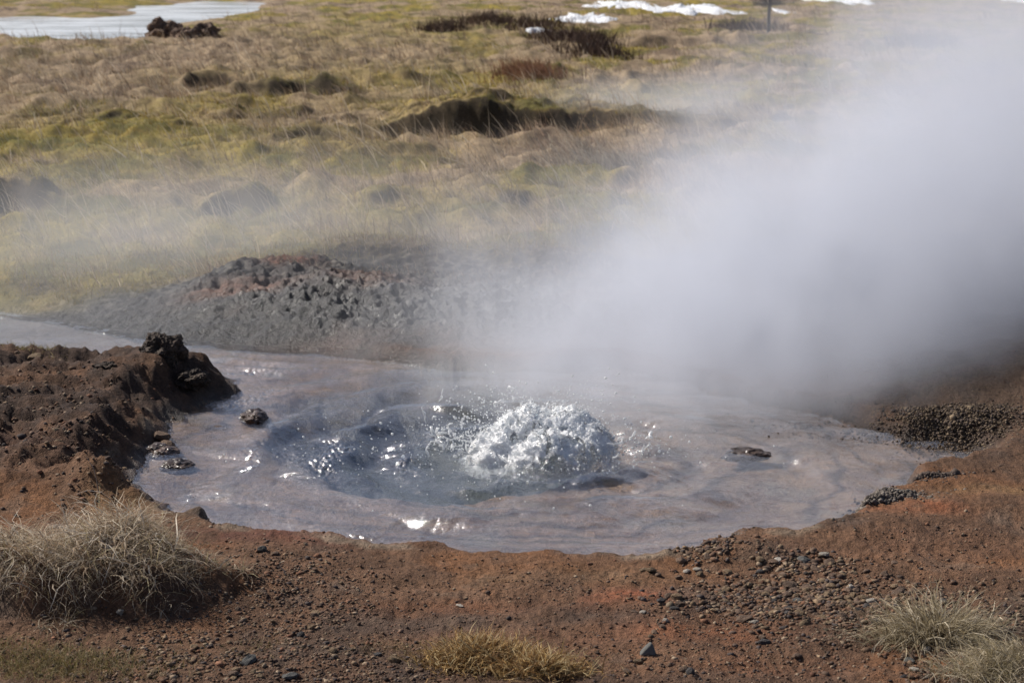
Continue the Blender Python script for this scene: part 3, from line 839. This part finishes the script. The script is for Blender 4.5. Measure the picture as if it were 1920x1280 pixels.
gz = HZ(xy[:, 0], xy[:, 1])
for i in big:
    s = float(szs[i])
    right_ = gp[i, 0] > 1150
    o = bpy.data.objects.new('pebble', random.choice(RK)); COL.objects.link(o)
    o.material_slots[0].link = 'OBJECT'
    o.material_slots[0].material = random.choices([M_tan, M_brown, M_pale, M_dark, M_grey], [5, 5, .7, 1.2, .15])[0]
    o.scale = (s * random.uniform(.9, 1.4), s * random.uniform(.8, 1.1), s * random.uniform(.7, 1.05))
    o.rotation_euler = (random.uniform(-.3, .3), random.uniform(-.3, .3), random.random() * 6.28)
    o.location = (xy[i, 0], xy[i, 1], gz[i] + s * .08)
    cn = {'tan_stone': 'tan', 'brown_stone': 'brown', 'pale_stone': 'whitish', 'dark_stone': 'blackish', 'grey_stone': 'grey'}[o.material_slots[0].material.name]
    qx, qy = gp[i, 0], gp[i, 1]
    if qy < 950: zn, grp = 'on the raised left bank of the pool', 'loose pebbles on the left bank'
    elif not right_: zn, grp = ('on the slope just right of the shaggy tussock' if qy < 1130 else 'near the bottom edge below the shaggy tussock'), 'pebbles on the left near shore'
    else:
        grp = 'coarse pebbles on the right near shore'
        if qy < 1078: zn = 'in the small gravel heap close to the right shore'
        elif qx < 1480 and qy < 1160: zn = 'at the left end of the wide gravel bank'
        elif qx < 1640 and qy < 1160: zn = 'in the middle of the wide gravel bank'
        elif qy > 1205 and qx > 1640: zn = 'by the bleached tuft in the bottom right corner'
        elif qx >= 1640: zn = 'beside the pale grey-green tuft'
        else: zn = 'below the wide gravel bank'
    tag(o, cn + ' pebble ' + zn, 'pebble', grp)
# the rest of the gravel as one mass
ico = bmesh.new(); bmesh.ops.create_icosphere(ico, subdivisions=1, radius=1)
iv = np.array([v.co[:] for v in ico.verts]); ifc = np.array([[v.index for v in f.verts] for f in ico.faces]); ico.free()
def scatter_lumps(name, pts, sz, cols, mat, flat=.75, jit=.25, sub_smooth=False, parent=None):
    n = len(pts); nv = len(iv)
    V = iv[None] * (1 + jit * rng.normal(size=(n, nv, 1)))
    V = V * np.stack([rng.uniform(.85, 1.4, n), rng.uniform(.8, 1.15, n), rng.uniform(.85, 1.1, n) * flat], -1)[:, None, :]
    th = rng.random(n) * 6.28; c, s = np.cos(th)[:, None], np.sin(th)[:, None]
    X = V[..., 0] * c - V[..., 1] * s; Y = V[..., 0] * s + V[..., 1] * c
    V = np.stack([X, Y, V[..., 2]], -1) * sz[:, None, None] + pts[:, None, :]
    Fc = (np.arange(n)[:, None, None] * nv + ifc[None]).reshape(-1, 3)
    return mesh_np(name, V.reshape(-1, 3), Fc, mat, parent, col=np.repeat(cols[:, None], nv, 1).reshape(-1, 3), smooth=sub_smooth)
M_gravel = mat_vcol('gravel_stones', .9, .25, 300, .3, .002)
PEB = [(.15, .095, .06), (.12, .07, .045), (.19, .13, .08), (.09, .06, .045), (.23, .17, .115), (.07, .055, .05), (.17, .085, .05), (.13, .085, .06)]
pts = np.stack([xy[small, 0], xy[small, 1], gz[small] + szs[small] * .08], -1)
tag(scatter_lumps('gravel', pts, szs[small], pick(PEB, len(small), .25), M_gravel), 'fine brown gravel strewn over the bare reddish soil of the near shore', 'gravel', kind='stuff')
# soil crumbs everywhere on the bare earth
n = 6500
cx_, cy_ = rng.uniform(-60, 1980, n), 700 + 620 * rng.random(n)
xy2 = np.array([P(a, b, .06) for a, b in zip(cx_, cy_)])
ok = (masks(xy2[:, 0], xy2[:, 1]) > .015) & (rng.random(n) < .2 + 1.5 * np.clip(fbm(xy2[:, 0] * 3, xy2[:, 1] * 3, 2, 133), 0, 1))
ok &= xy2[:, 1] < 7.4
xy2 = xy2[ok]; n = len(xy2); s2 = np.exp(rng.normal(-6.05, .4, n))
z2 = HZ(xy2[:, 0], xy2[:, 1])
tag(scatter_lumps('soil_crumbs', np.stack([xy2[:, 0], xy2[:, 1], z2 + s2 * .3], -1), s2, pick([(.13, .062, .038), (.10, .055, .036), (.17, .10, .065), (.08, .05, .036)], n, .25), M_gravel),
    'reddish-brown crumbs of earth scattered over the bare banks of the pool', 'soil', kind='stuff')

# ------------------------------------------------------------------ clods, knobs and nodule heaps
def lump(name, px, py, lev, rx, ry, rz, label, cat, mat, seed, sub=5, amp=.45, freq=2.2, sink=.25, rough=.35):
    from mathutils import noise as mn
    bm = bmesh.new(); bmesh.ops.create_icosphere(bm, subdivisions=sub, radius=1)
    off = Vector((seed * 3.7, seed * 1.3, seed * 7.1))
    for v in bm.verts:
        p = v.co.copy()
        k = 1 + amp * mn.noise(p * freq + off) + rough * .5 * (1 - 2 * abs(mn.noise(p * freq * 2.7 + off))) + rough * .35 * mn.noise(p * freq * 7 + off) + rough * .2 * mn.noise(p * freq * 15 + off)
        v.co = Vector((p.x * rx * k, p.y * ry * k, p.z * rz * k))
    me = bpy.data.meshes.new(name); bm.to_mesh(me); bm.free(); me.materials.append(mat)
    o = bpy.data.objects.new(name, me); COL.objects.link(o)
    x, y = P(px, py, lev)
    o.location = (x, y, float(HZ(x, y)[0]) + rz * (1 - 2 * sink) * .5)
    return tag(o, label, cat)
lump('lava_clod', 310, 678, .13, .072, .07, .066, 'black crusty clod of earth on the tip of the left bank, stream behind', 'rock', M_lava, 3, amp=.42, rough=.20, sink=.2)
lump('lava_clod', 362, 694, .12, .060, .06, .036, 'lower black crusty lump touching the right side of the tall black clod', 'rock', M_lava, 5, amp=.42, rough=.20, sink=.3)
lump('earth_clod', 42, 648, .12, .070, .05, .040, 'dark ragged clod of peat on the far edge of the left bank', 'clod', M_lava, 11, amp=.6, rough=.45, sink=.2)
lump('earth_clod', 100, 652, .12, .04, .035, .018, 'low dark crumb of peat right of the ragged clod', 'clod', M_lava, 13, amp=.5, rough=.4, sink=.3)
lump('earth_clod', 200, 700, .12, .04, .03, .014, 'low black crust on the brown left bank in front of the clods', 'clod', M_lava, 14, amp=.5, rough=.35, sink=.45)
lump('earth_clod', 305, 74, .06, .24, .30, .21, 'leftmost of three brown turf clods at the right end of the far pond', 'clod', M_brown, 31, amp=.5, rough=.3, sink=.2)
lump('earth_clod', 348, 76, .06, .22, .30, .15, 'middle one of three brown turf clods at the right end of the far pond', 'clod', M_brown, 32, amp=.5, rough=.3, sink=.2)
lump('earth_clod', 385, 74, .06, .20, .30, .17, 'rightmost of three brown turf clods at the right end of the far pond', 'clod', M_brown, 33, amp=.5, rough=.3, sink=.2)
for k, (px, py, rx, ry, rz, lab) in enumerate([
    (475, 778, .045, .06, .022, 'dark wet lump standing in for a dark wave near the left bank'), (335, 872, .05, .05, .024, 'brown wet crust in the shallow water by the left shore'),  # first lump is added in place of a subtle dark wave
    (1400, 850, .075, .05, .020, 'low brown ledge breaking the water at the right'),
    (300, 845, .06, .06, .03, 'dark crust at the left waterline below the two brown lumps'), (815, 645, .05, .06, .03, 'small reddish knob at the foot of the dark back bank')]):
    lump('wet_knob', px, py, 0, rx, ry, rz, lab, 'rock', M_wetrock, 20 + k, sub=5, amp=.35, rough=.16, sink=.30)
    bpy.context.scene.collection.objects[-1].location.z = -rz * .25
def nodules(name, px, py, lev, rx, ry, h, n, size, label, heading=0.0, cols=None):
    n = int(n * 1.5)
    cx, cy_ = P(px, py, lev)
    a = rng.random(n) * 6.28; r = np.abs(rng.normal(0, .70, n)).clip(0, 2.2) * (1 + .5 * np.sin(a * 3 + px))
    u, v = r * np.cos(a) * rx, r * np.sin(a) * ry
    x = u * math.cos(heading) - v * math.sin(heading); y = u * math.sin(heading) + v * math.cos(heading)
    z0 = np.maximum(HZ(x + cx, y + cy_), -.005)
    z = z0 + h * np.clip(1 - r ** 2, -.15, 1) * rng.random(n) - size * .3
    s = .8 * size * np.exp(rng.normal(-.1, .32, n))
    o = scatter_lumps(name, np.stack([x, y, z], -1), s, pick(cols or [(.16, .135, .11), (.12, .10, .085), (.21, .18, .15), (.09, .075, .065)], n), M_gravel, .95, .2)
    o.location = (cx, cy_, 0)
    return tag(o, label, 'sinter crust')
nodules('sinter_heap', 1650, 958, .02, .15, .055, .022, 1500, .0055, 'grey knobbly sinter crust along the right shore beside the orange soil', .5)
nodules('sinter_heap', 1530, 1000, .01, .06, .03, .022, 420, .0055, 'small brown knobbly crust standing in the water at the right near shore', .2, [(.11, .075, .055), (.15, .11, .085), (.08, .055, .045)])
nodules('sinter_heap', 1320, 1040, .01, .10, .022, .008, 420, .0045, 'strip of small grey nodules where the near shore turns right', .5)
nodules('sinter_heap', 1440, 1012, .01, .12, .016, .006, 350, .004, 'thin rim of grey nodules on the small headland of the near shore', -.1)
nodules('sinter_heap', 1740, 912, .03, .11, .03, .010, 600, .0055, 'dark brown nodular crust on the point below the right inlet', .2, [(.085, .062, .05), (.12, .09, .07), (.06, .045, .04)])
nodules('sinter_heap', 1790, 795, .05, .30, .18, .022, 4200, .0042, 'wide tan knobbly crust on the bank above the right inlet', -.2, [(.15, .11, .075), (.11, .08, .06), (.19, .14, .09), (.08, .06, .05)])
nodules('sinter_heap', 600, 1008, .015, .26, .018, .008, 500, .005, 'narrow pale crust edging the near shore right of the tussock', -.15, [(.22, .17, .12), (.17, .12, .08)])

# ------------------------------------------------------------------ boiling water
def mat_foam():
    b = NB('boiling_water')
    tc = b.n('ShaderNodeTexCoord').outputs['Object']
    fo = b.n('ShaderNodeAttribute', attribute_name='foam').outputs['Fac']
    n1 = b.noise(tc, 40, 5, .65, .8)
    n2 = b.noise(tc, 150, 3, .7, .3)
    h = b.math('ADD', n1, b.math('MULTIPLY', n2, .45))
    bp = b.bump(h, 1.0, .022)
    p = b.n('ShaderNodeBsdfPrincipled', {'Base Color': (.97, .98, .985, 1), 'Roughness': .12, 'IOR': 1.33, 'Specular IOR Level': 1.0, 'Normal': bp,
                                         'Subsurface Weight': .45, 'Subsurface Radius': (1, 1.05, 1.08), 'Subsurface Scale': .05}, subsurface_method='BURLEY')
    w1 = b.n('ShaderNodeBsdfTransparent', {'Color': (.93, .96, .96, 1)})
    w2 = b.n('ShaderNodeBsdfGlossy', {'Roughness': .12, 'Normal': bp})
    wat = b.n('ShaderNodeMixShader', {0: .30, 1: w1.outputs[0], 2: w2.outputs[0]})
    f = b.mapr(b.math('ADD', fo, b.math('MULTIPLY', b.math('SUBTRACT', n1, .5), 1.6)), .12, .66, .06, .92)
    m = b.n('ShaderNodeMixShader', {0: f, 1: wat.outputs[0], 2: p.outputs[0]})
    b.surf(m.outputs[0]); return b.m
def mat_drop():
    b = NB('water_drops')
    p = b.n('ShaderNodeBsdfPrincipled', {'Base Color': (.95, .97, .98, 1), 'Roughness': .15, 'IOR': 1.33, 'Specular IOR Level': 1.0})
    t = b.n('ShaderNodeBsdfTranslucent', {'Color': (.97, .98, .99, 1)})
    m = b.n('ShaderNodeMixShader', {0: .5, 1: p.outputs[0], 2: t.outputs[0]})
    b.surf(m.outputs[0]); return b.m
M_foam, M_drop = mat_foam(), mat_drop()
gey = bpy.data.objects.new('boiling_dome', None); COL.objects.link(gey)
gey.location = (GEY[0], GEY[1], 0)
tag(gey, 'white dome of boiling water bursting from the middle of the pool', 'geyser')
na, nrr = 260, 150
th = np.linspace(0, 2 * math.pi, na, endpoint=False); rr_ = np.linspace(0, 1, nrr)
TH, RD = np.meshgrid(th, rr_)
edge = 1 + .16 * fbm(np.cos(TH) * 1.6 + 4, np.sin(TH) * 1.6, 3, 201)
X = RD * np.cos(TH) * .285 * edge; Y = RD * np.sin(TH) * .22 * edge
lob = 0
for (lx, ly, s, h) in [(-.03, .06, .105, .165), (.10, .06, .10, .16), (.17, .03, .08, .135), (-.13, -.02, .085, .10), (.03, -.08, .10, .105), (.13, -.07, .08, .09), (-.04, -.12, .06, .06), (.22, -.02, .05, .06)]:
    lob = np.maximum(lob, h * np.sqrt(np.clip(1 - ((X - lx) ** 2 + (Y - ly) ** 2) / (s * s * 1.7), 0, 1)))
Z = .80 * lob + .02 * (1 - RD ** 2)
rough_ = (.030 * fbm(X * 16, Y * 16 + Z * 10, 3, 203) + .016 * ridged(X * 34 + Z * 22, Y * 34, 2, 204) - .008 + .012 * fbm(X * 80 + Z * 40, Y * 80, 2, 205))
Z = Z + rough_ * sstep(0, .05, Z + .02) * (1 - RD ** 4)
X = X + .02 * fbm(X * 20 + Z * 25, Y * 20, 2, 206) * (Z > .02); Y = Y + .02 * fbm(X * 20, Y * 20 + Z * 25, 2, 207) * (Z > .02)
Z = Z - .03 * RD ** 5
# streaks of air-white water run down and outwards; between them the water is clearer
ST = ridged(TH * 2.3 + 1.5 * fbm(X * 9, Y * 9, 2, 208), Z * 9 + RD * 2.2, 3, 209)
FOAM = np.clip(.18 + .85 * sstep(.15, .75, ST) * (1 - sstep(.75, 1.0, RD)) + .25 * sstep(.10, .2, Z), 0, 1)
Z = Z + .012 * (ST - .5) * sstep(.0, .05, Z)
mesh_np('foam_body', np.stack([X, Y, Z], -1).reshape(-1, 3), grid_faces(nrr, na, True), M_foam, gey, extra={'foam': FOAM.ravel()})
FX, FY, FZ = X.ravel(), Y.ravel(), Z.ravel()
# thrown drops
dp = []
for (px, py, n, sx, sz_, yy, zc, zs) in [(0, 0, 420, .17, 0, .06, .15, .05), (-.26, 0, 150, .05, 0, .05, .05, .05), (-.20, 0, 100, .05, 0, .05, .10, .06), (.30, 0, 120, .07, 0, .06, .02, .025), (-.06, 0, 70, .08, 0, .06, .17, .04), (0, -.15, 200, .15, 0, .05, .01, .02), (-.5, .05, 90, .22, 0, .2, .01, .015), (.2, .1, 40, .1, 0, .1, .22, .05), (-.05, .0, 300, .3, 0, .25, .012, .012)]:
    dp.append(np.stack([px + rng.normal(0, sx, n), py + rng.normal(0, yy, n), np.abs(zc + rng.normal(0, zs, n)) + .004], -1))
k = rng.choice(len(FX), 1300, p=(RD.ravel() + .05) / (RD.ravel() + .05).sum())
k = k[FZ[k] > .008]
dp.append(np.stack([FX[k], FY[k], FZ[k]], -1) * (1 + .05 * np.abs(rng.normal(size=(len(k), 1)))) + rng.normal(0, .004, (len(k), 3)))
dp = np.concatenate(dp); n = len(dp)
d = scatter_lumps('water_drops', dp, np.exp(rng.normal(-6.15, .42, n)), np.ones((n, 3)) * .9, M_drop, 1.1, .12, True, gey)
tag(d, kind='stuff')

def tube(path, rads, ns=7):
    path = np.array(path, float); vs = []
    for k, (p, r) in enumerate(zip(path, rads)):
        dirv = Vector(path[min(k + 1, len(path) - 1)] - path[max(k - 1, 0)]).normalized()
        u = dirv.orthogonal().normalized(); v = dirv.cross(u)
        for j in range(ns):
            a = 2 * math.pi * j / ns
            vs.append(p + np.array(u * math.cos(a) * r + v * math.sin(a) * r))
    return np.array(vs), grid_faces(len(path), ns, True)
# torn strings of water thrown off the dome
def strings():
    V, Fc, off = [], [], 0
    for k in range(40):
        if k < 26: p = np.array([rng.normal(-.31, .06), rng.normal(0, .08), abs(rng.normal(.05, .035))])
        elif k < 34: p = np.array([rng.normal(.31, .05), rng.normal(-.02, .06), abs(rng.normal(.03, .02))])
        else: p = np.array([rng.normal(-.06, .12), rng.normal(.02, .07), .14 + abs(rng.normal(0, .03))])
        d = rng.normal(0, 1, 3); d[2] = abs(d[2]) + .6; d /= np.linalg.norm(d)
        path, rr2 = [], []
        m = rng.integers(5, 9)
        for q in range(m):
            path.append(p.copy()); rr2.append(.0006 + abs(rng.normal(.0028, .0016)) * math.sin(math.pi * (q + .6) / m))
            d += rng.normal(0, .45, 3); d /= np.linalg.norm(d); p = p + d * rng.uniform(.006, .014)
        path[0][2] = max(path[0][2], .004)
        v, f = tube(np.array(path), rr2, 6); V.append(v); Fc.append(f + off); off += len(v)
    return np.concatenate(V), np.concatenate(Fc)
sv, sf = strings()
mesh_np('water_string', sv, sf, M_drop, gey)['kind'] = 'stuff'

# ------------------------------------------------------------------ snow, young tree
M_snow_b = NB('old_snow')
tc = M_snow_b.n('ShaderNodeNewGeometry').outputs['Position']
nn = M_snow_b.noise(tc, 6, 4)
pp = M_snow_b.n('ShaderNodeBsdfPrincipled', {'Base Color': M_snow_b.mixc(M_snow_b.mapr(nn, .4, .7, 0, 1), (.82, .84, .87, 1), (.70, .72, .75, 1)), 'Roughness': .7, 'Normal': M_snow_b.bump(nn, .4, .05)})
M_snow_b.surf(pp.outputs[0]); M_snow = M_snow_b.m
for (px, py, hx, hy, lab, sd_) in [(1085, 37, 62, 10, 'pointed white snow patch, nearest of the larger ones, left of the young tree', 1), (1010, 61, 26, 4, 'smallest scrap of snow lying alone on brown turf', 2),
                              (1165, 9, 62, 8, 'long snow patch, farthest back above the pointed one', 3), (1285, 18, 92, 8, 'widest snow patch right behind the pointed one, reaching towards the young tree', 4),
                              (1570, 3, 66, 5, 'snow strip beyond the young tree under the steam', 5), (1468, 24, 18, 4, 'broken bit of snow just right of the young tree trunk', 6), (1905, 2, 25, 5, 'snow patch cut by the top right corner', 7)]:
    cx, cy_ = P(px, py, .1)
    rx = hx / F * cy_; ry = .5 * abs(P(px, py - hy, .1)[1] - P(px, py + hy, .1)[1])
    ry = min(ry, 7.0)
    T, Q = np.meshgrid(np.linspace(0, 2 * math.pi, 72, endpoint=False), np.linspace(0, 1, 14))
    e = 1 + .75 * fbm(np.cos(T) * 2.6 + sd_ * 9, np.sin(T) * 2.6, 4, 300 + sd_)
    X, Y = Q * np.cos(T) * rx * e, Q * np.sin(T) * ry * e
    Z = HZ((X + cx).ravel(), (Y + cy_).ravel()).reshape(X.shape)
    Z = np.maximum(Z, .03) + .07 * np.sqrt(np.clip(1 - Q ** 2, 0, 1)) + .06 * fbm(X * 3, Y * .8, 3, 9) - .03 - .12 * (Q == 1)
    o = mesh_np('snow_patch', np.stack([X, Y, Z], -1).reshape(-1, 3), grid_faces(14, 72, True), M_snow)
    o.location = (cx, cy_, 0)
    tag(o, lab, 'snow patch', 'snow patches on the far bog')

def tubes(name, paths, mat, colr, parent=None):
    V, Fc, off = [], [], 0
    for path, rads in paths:
        v, f = tube(path, rads, 6); V.append(v); Fc.append(f + off); off += len(v)
    V = np.concatenate(V)
    return mesh_np(name, V, np.concatenate(Fc), mat, parent, col=np.tile(np.array(colr), (len(V), 1)))
tx, ty = P(1441, 72, .06)
tree = bpy.data.objects.new('young_tree', None); COL.objects.link(tree); tree.location = (tx, ty, float(HZ(tx, ty)[0]))
tag(tree, 'thin bare young tree with a twiggy crown beyond the steam at the top edge', 'tree')
tubes('trunk', [([(0, 0, -.05), (-.005, 0, .3), (.01, 0, .7), (-.01, 0, 1.2), (.02, 0, 1.9)], [.034, .028, .024, .018, .006])], M_twig, (.07, .06, .055), tree)
br = []
for k in range(70):
    z0 = random.uniform(.42, 1.8); a = random.random() * 6.28; l = random.uniform(.15, .42) * (1.2 - z0 * .35)
    p = [(0, 0, z0)]
    for j in range(3):
        q = p[-1]; p.append((q[0] + math.cos(a) * l / 3, q[1] + math.sin(a) * l / 3, q[2] + l * random.uniform(.0, .25))); a += random.uniform(-.5, .5)
    br.append((p, [.008, .006, .005, .002]))
tubes('branch', br, M_twig, (.075, .062, .055), tree)['kind'] = 'stuff'
n = 6500
zt = .45 + 1.45 * rng.random(n) ** 1.3; rt = np.abs(rng.normal(0, .18, n)) + .02; a = rng.random(n) * 6.28
blades('crown', np.stack([rt * np.cos(a), rt * np.sin(a), zt], -1), np.cos(a), np.sin(a), rng.uniform(.6, 1.6, n), rng.uniform(.04, .10, n), rng.uniform(.008, .016, n), pick([(.10, .085, .07), (.13, .10, .08), (.08, .07, .065)], n), 1, .2, mat=M_twig, parent=tree)

# single bleached stems and roots
def stem(label, pts, r, colr=(.42, .36, .28), name='dry_plant'):
    base = P(*pts[0][:2], .06)
    z0 = float(HZ(*base)[0])
    path = [(P(a, b, .06)[0] - base[0] if h is None else (a - pts[0][0]) / F * base[1], 0 if h is None else .0, (h or 0)) for a, b, h in pts]
    v, f = [], []
    o = tubes(name, [(path, [r * (1 - .6 * k / len(path)) for k in range(len(path))])], M_twig, colr)
    o.location = (base[0], base[1], z0)
    return tag(o, label, 'plant')
stem('bleached curled root poking from the gravel right of the tussock', [(535, 1072, 0), (533, 1060, .012), (524, 1050, .024), (524, 1042, .033), (534, 1037, .040)], .0018)
stem('thin pale stem standing beside the yellow crust at the left shore', [(185, 940, 0), (182, 920, .04), (178, 895, .07), (165, 870, .105)], .0016)
stem('tall bent pale stem rising behind the grey-green tuft', [(1735, 1130, 0), (1737, 1110, .03), (1742, 1090, .058), (1755, 1092, .056), (1765, 1105, .04)], .0012)
# fallen straws on the left bank
x0, y0 = P(40, 655, .12)
o = tubes('dry_straw', [([(0, 0, .03), (.08, -.05, .018), (.16, -.12, .012)], [.0022, .002, .0012]), ([(.02, 0, .03), (.14, -.03, .02), (.23, -.05, .015)], [.002, .002, .0012])], M_twig, (.40, .33, .24))
o.location = (x0, y0, float(HZ(x0, y0)[0])); tag(o, 'two fallen pale straws lying on the brown left bank by the ragged clod', 'straw')

# ------------------------------------------------------------------ steam
def steam(name, label, axis, dens, nscale, lo, hi, colr=(.94, .955, .99), aniso=.25, step=1.0, edge=.55, stretch=(1, 1, .75), warp=.35, seed=0.0, zfall=None, soft=.6, det=4):
    """axis: list of two levels ((z, x, y, rx, ry) bottom, top): a leaning column, sharp nowhere, whose density fades to nothing at its skin"""
    (z0, x0, y0, ra0, rb0), (z1, x1, y1, ra1, rb1) = axis
    T, Q = np.meshgrid(np.linspace(0, 2 * math.pi, 32, endpoint=False), np.linspace(0, 1, 12))
    V = np.stack([x0 + (x1 - x0) * Q + (ra0 + (ra1 - ra0) * Q) * np.cos(T), y0 + (y1 - y0) * Q + (rb0 + (rb1 - rb0) * Q) * np.sin(T), z0 + (z1 - z0) * Q], -1).reshape(-1, 3)
    f = grid_faces(12, 32, True)
    c0, c1 = len(V), len(V) + 1
    V = np.vstack([V, [[x0, y0, z0]], [[x1, y1, z1]]])
    j = np.arange(32); j2 = (j + 1) % 32
    caps = np.concatenate([np.stack([np.full(32, c0), j2, j], -1), np.stack([np.full(32, c1), 11 * 32 + j, 11 * 32 + j2], -1)])
    b = NB(name + '_volume')
    pos = b.n('ShaderNodeNewGeometry').outputs['Position']
    sp = b.n('ShaderNodeSeparateXYZ', {0: pos})
    t = b.mapr(sp.outputs[2], z0, z1, 0, 1)
    lin = lambda a, c: b.math('MULTIPLY_ADD', t, c - a, a)
    dx = b.math('DIVIDE', b.math('SUBTRACT', sp.outputs[0], lin(x0, x1)), lin(ra0, ra1))
    dy = b.math('DIVIDE', b.math('SUBTRACT', sp.outputs[1], lin(y0, y1)), lin(rb0, rb1))
    r2 = b.math('ADD', b.math('MULTIPLY', dx, dx), b.math('MULTIPLY', dy, dy))
    mp = b.n('ShaderNodeMapping', {'Vector': pos, 'Scale': stretch, 'Location': (seed, seed * .7, -seed)}).outputs[0]
    nz = b.noise(mp, nscale, det, .52, warp)
    n2 = b.noise(mp, nscale * 2.7, 4, .6, warp * 1.5)
    nz = b.math('ADD', b.math('MULTIPLY', nz, .62), b.math('MULTIPLY', n2, .38))
    fall = b.math('SUBTRACT', 1.0, r2)
    # billow: the column's core minus noise, faded at the skin, the foot and the top
    core = b.mapr(b.math('ADD', b.math('MULTIPLY', fall, edge), nz), lo, hi, 0, 1, True)
    skin = b.mapr(fall, 0, soft, 0, 1, True)
    foot, head = zfall or (.06, .5)
    zf = b.math('MULTIPLY', b.mapr(t, 0, foot, 0, 1, True), b.mapr(t, 1 - head, 1, 1, 0, True))
    dn = b.math('MULTIPLY', b.math('MULTIPLY', core, skin), b.math('MULTIPLY', zf, dens))
    vol = b.n('ShaderNodeVolumePrincipled', {'Color': (*colr, 1), 'Density': dn, 'Anisotropy': aniso})
    b.t.links.new(vol.outputs[0], b.out.inputs['Volume'])
    try: b.m.cycles.volume_step_rate = step
    except Exception: pass
    o = mesh_np(name, V, [f, caps], b.m, smooth=False)
    return tag(o, label, 'steam', kind='stuff')
# (z, x, y, rx, ry)
steam('steam_plume', 'thick white steam plume leaning right as it rises from the boiling pool', ((.0, .72, 7.05, 1.12, .9), (2.1, 3.7, 9.2, 2.5, 1.5)), 2.7, 1.8, .46, .72, step=.6, edge=.24, zfall=(.03, .95), soft=1.0, warp=1.0, stretch=(1, 1, .75), aniso=.0, det=5, colr=(.89, .915, .975))
steam('steam_veil', 'thin veil of steam over the pool and the dark bank behind it', ((.0, .30, 7.35, 1.35, 1.2), (.95, .85, 8.4, 1.3, 1.0)), 1.2, 2.4, .47, .76, step=.7, edge=.22, seed=3.1, zfall=(.02, .8), soft=1.0, det=5, warp=1.0, colr=(.89, .915, .975))
steam('steam_drift', 'low drifting steam over the stream and moss at the left', ((.0, -1.8, 9.3, 2.3, 1.7), (.75, -1.4, 10.0, 2.1, 1.6)), .42, 1.7, .44, .78, step=.8, edge=.26, seed=7.7, zfall=(.02, .85), soft=1.0, warp=1.0, colr=(.89, .915, .975))
steam('steam_drift', 'thin steam trailing over the brown bank at the right edge', ((.0, 2.0, 8.0, 1.4, 1.3), (1.6, 3.0, 9.0, 1.8, 1.4)), .9, 1.8, .38, .8, step=.8, edge=.3, seed=15.2, zfall=(.02, .7), soft=1.0, warp=.8, colr=(.89, .915, .975))
steam('steam_wisp', 'small wisp of steam standing in the dark hollow behind the pool', ((-.15, .7, 16.9, .9, .6), (.6, 1.7, 17.3, 1.6, .8)), 1.1, .9, .42, .9, step=1.0, edge=.4, seed=11.3, zfall=(.02, .7), soft=.9)
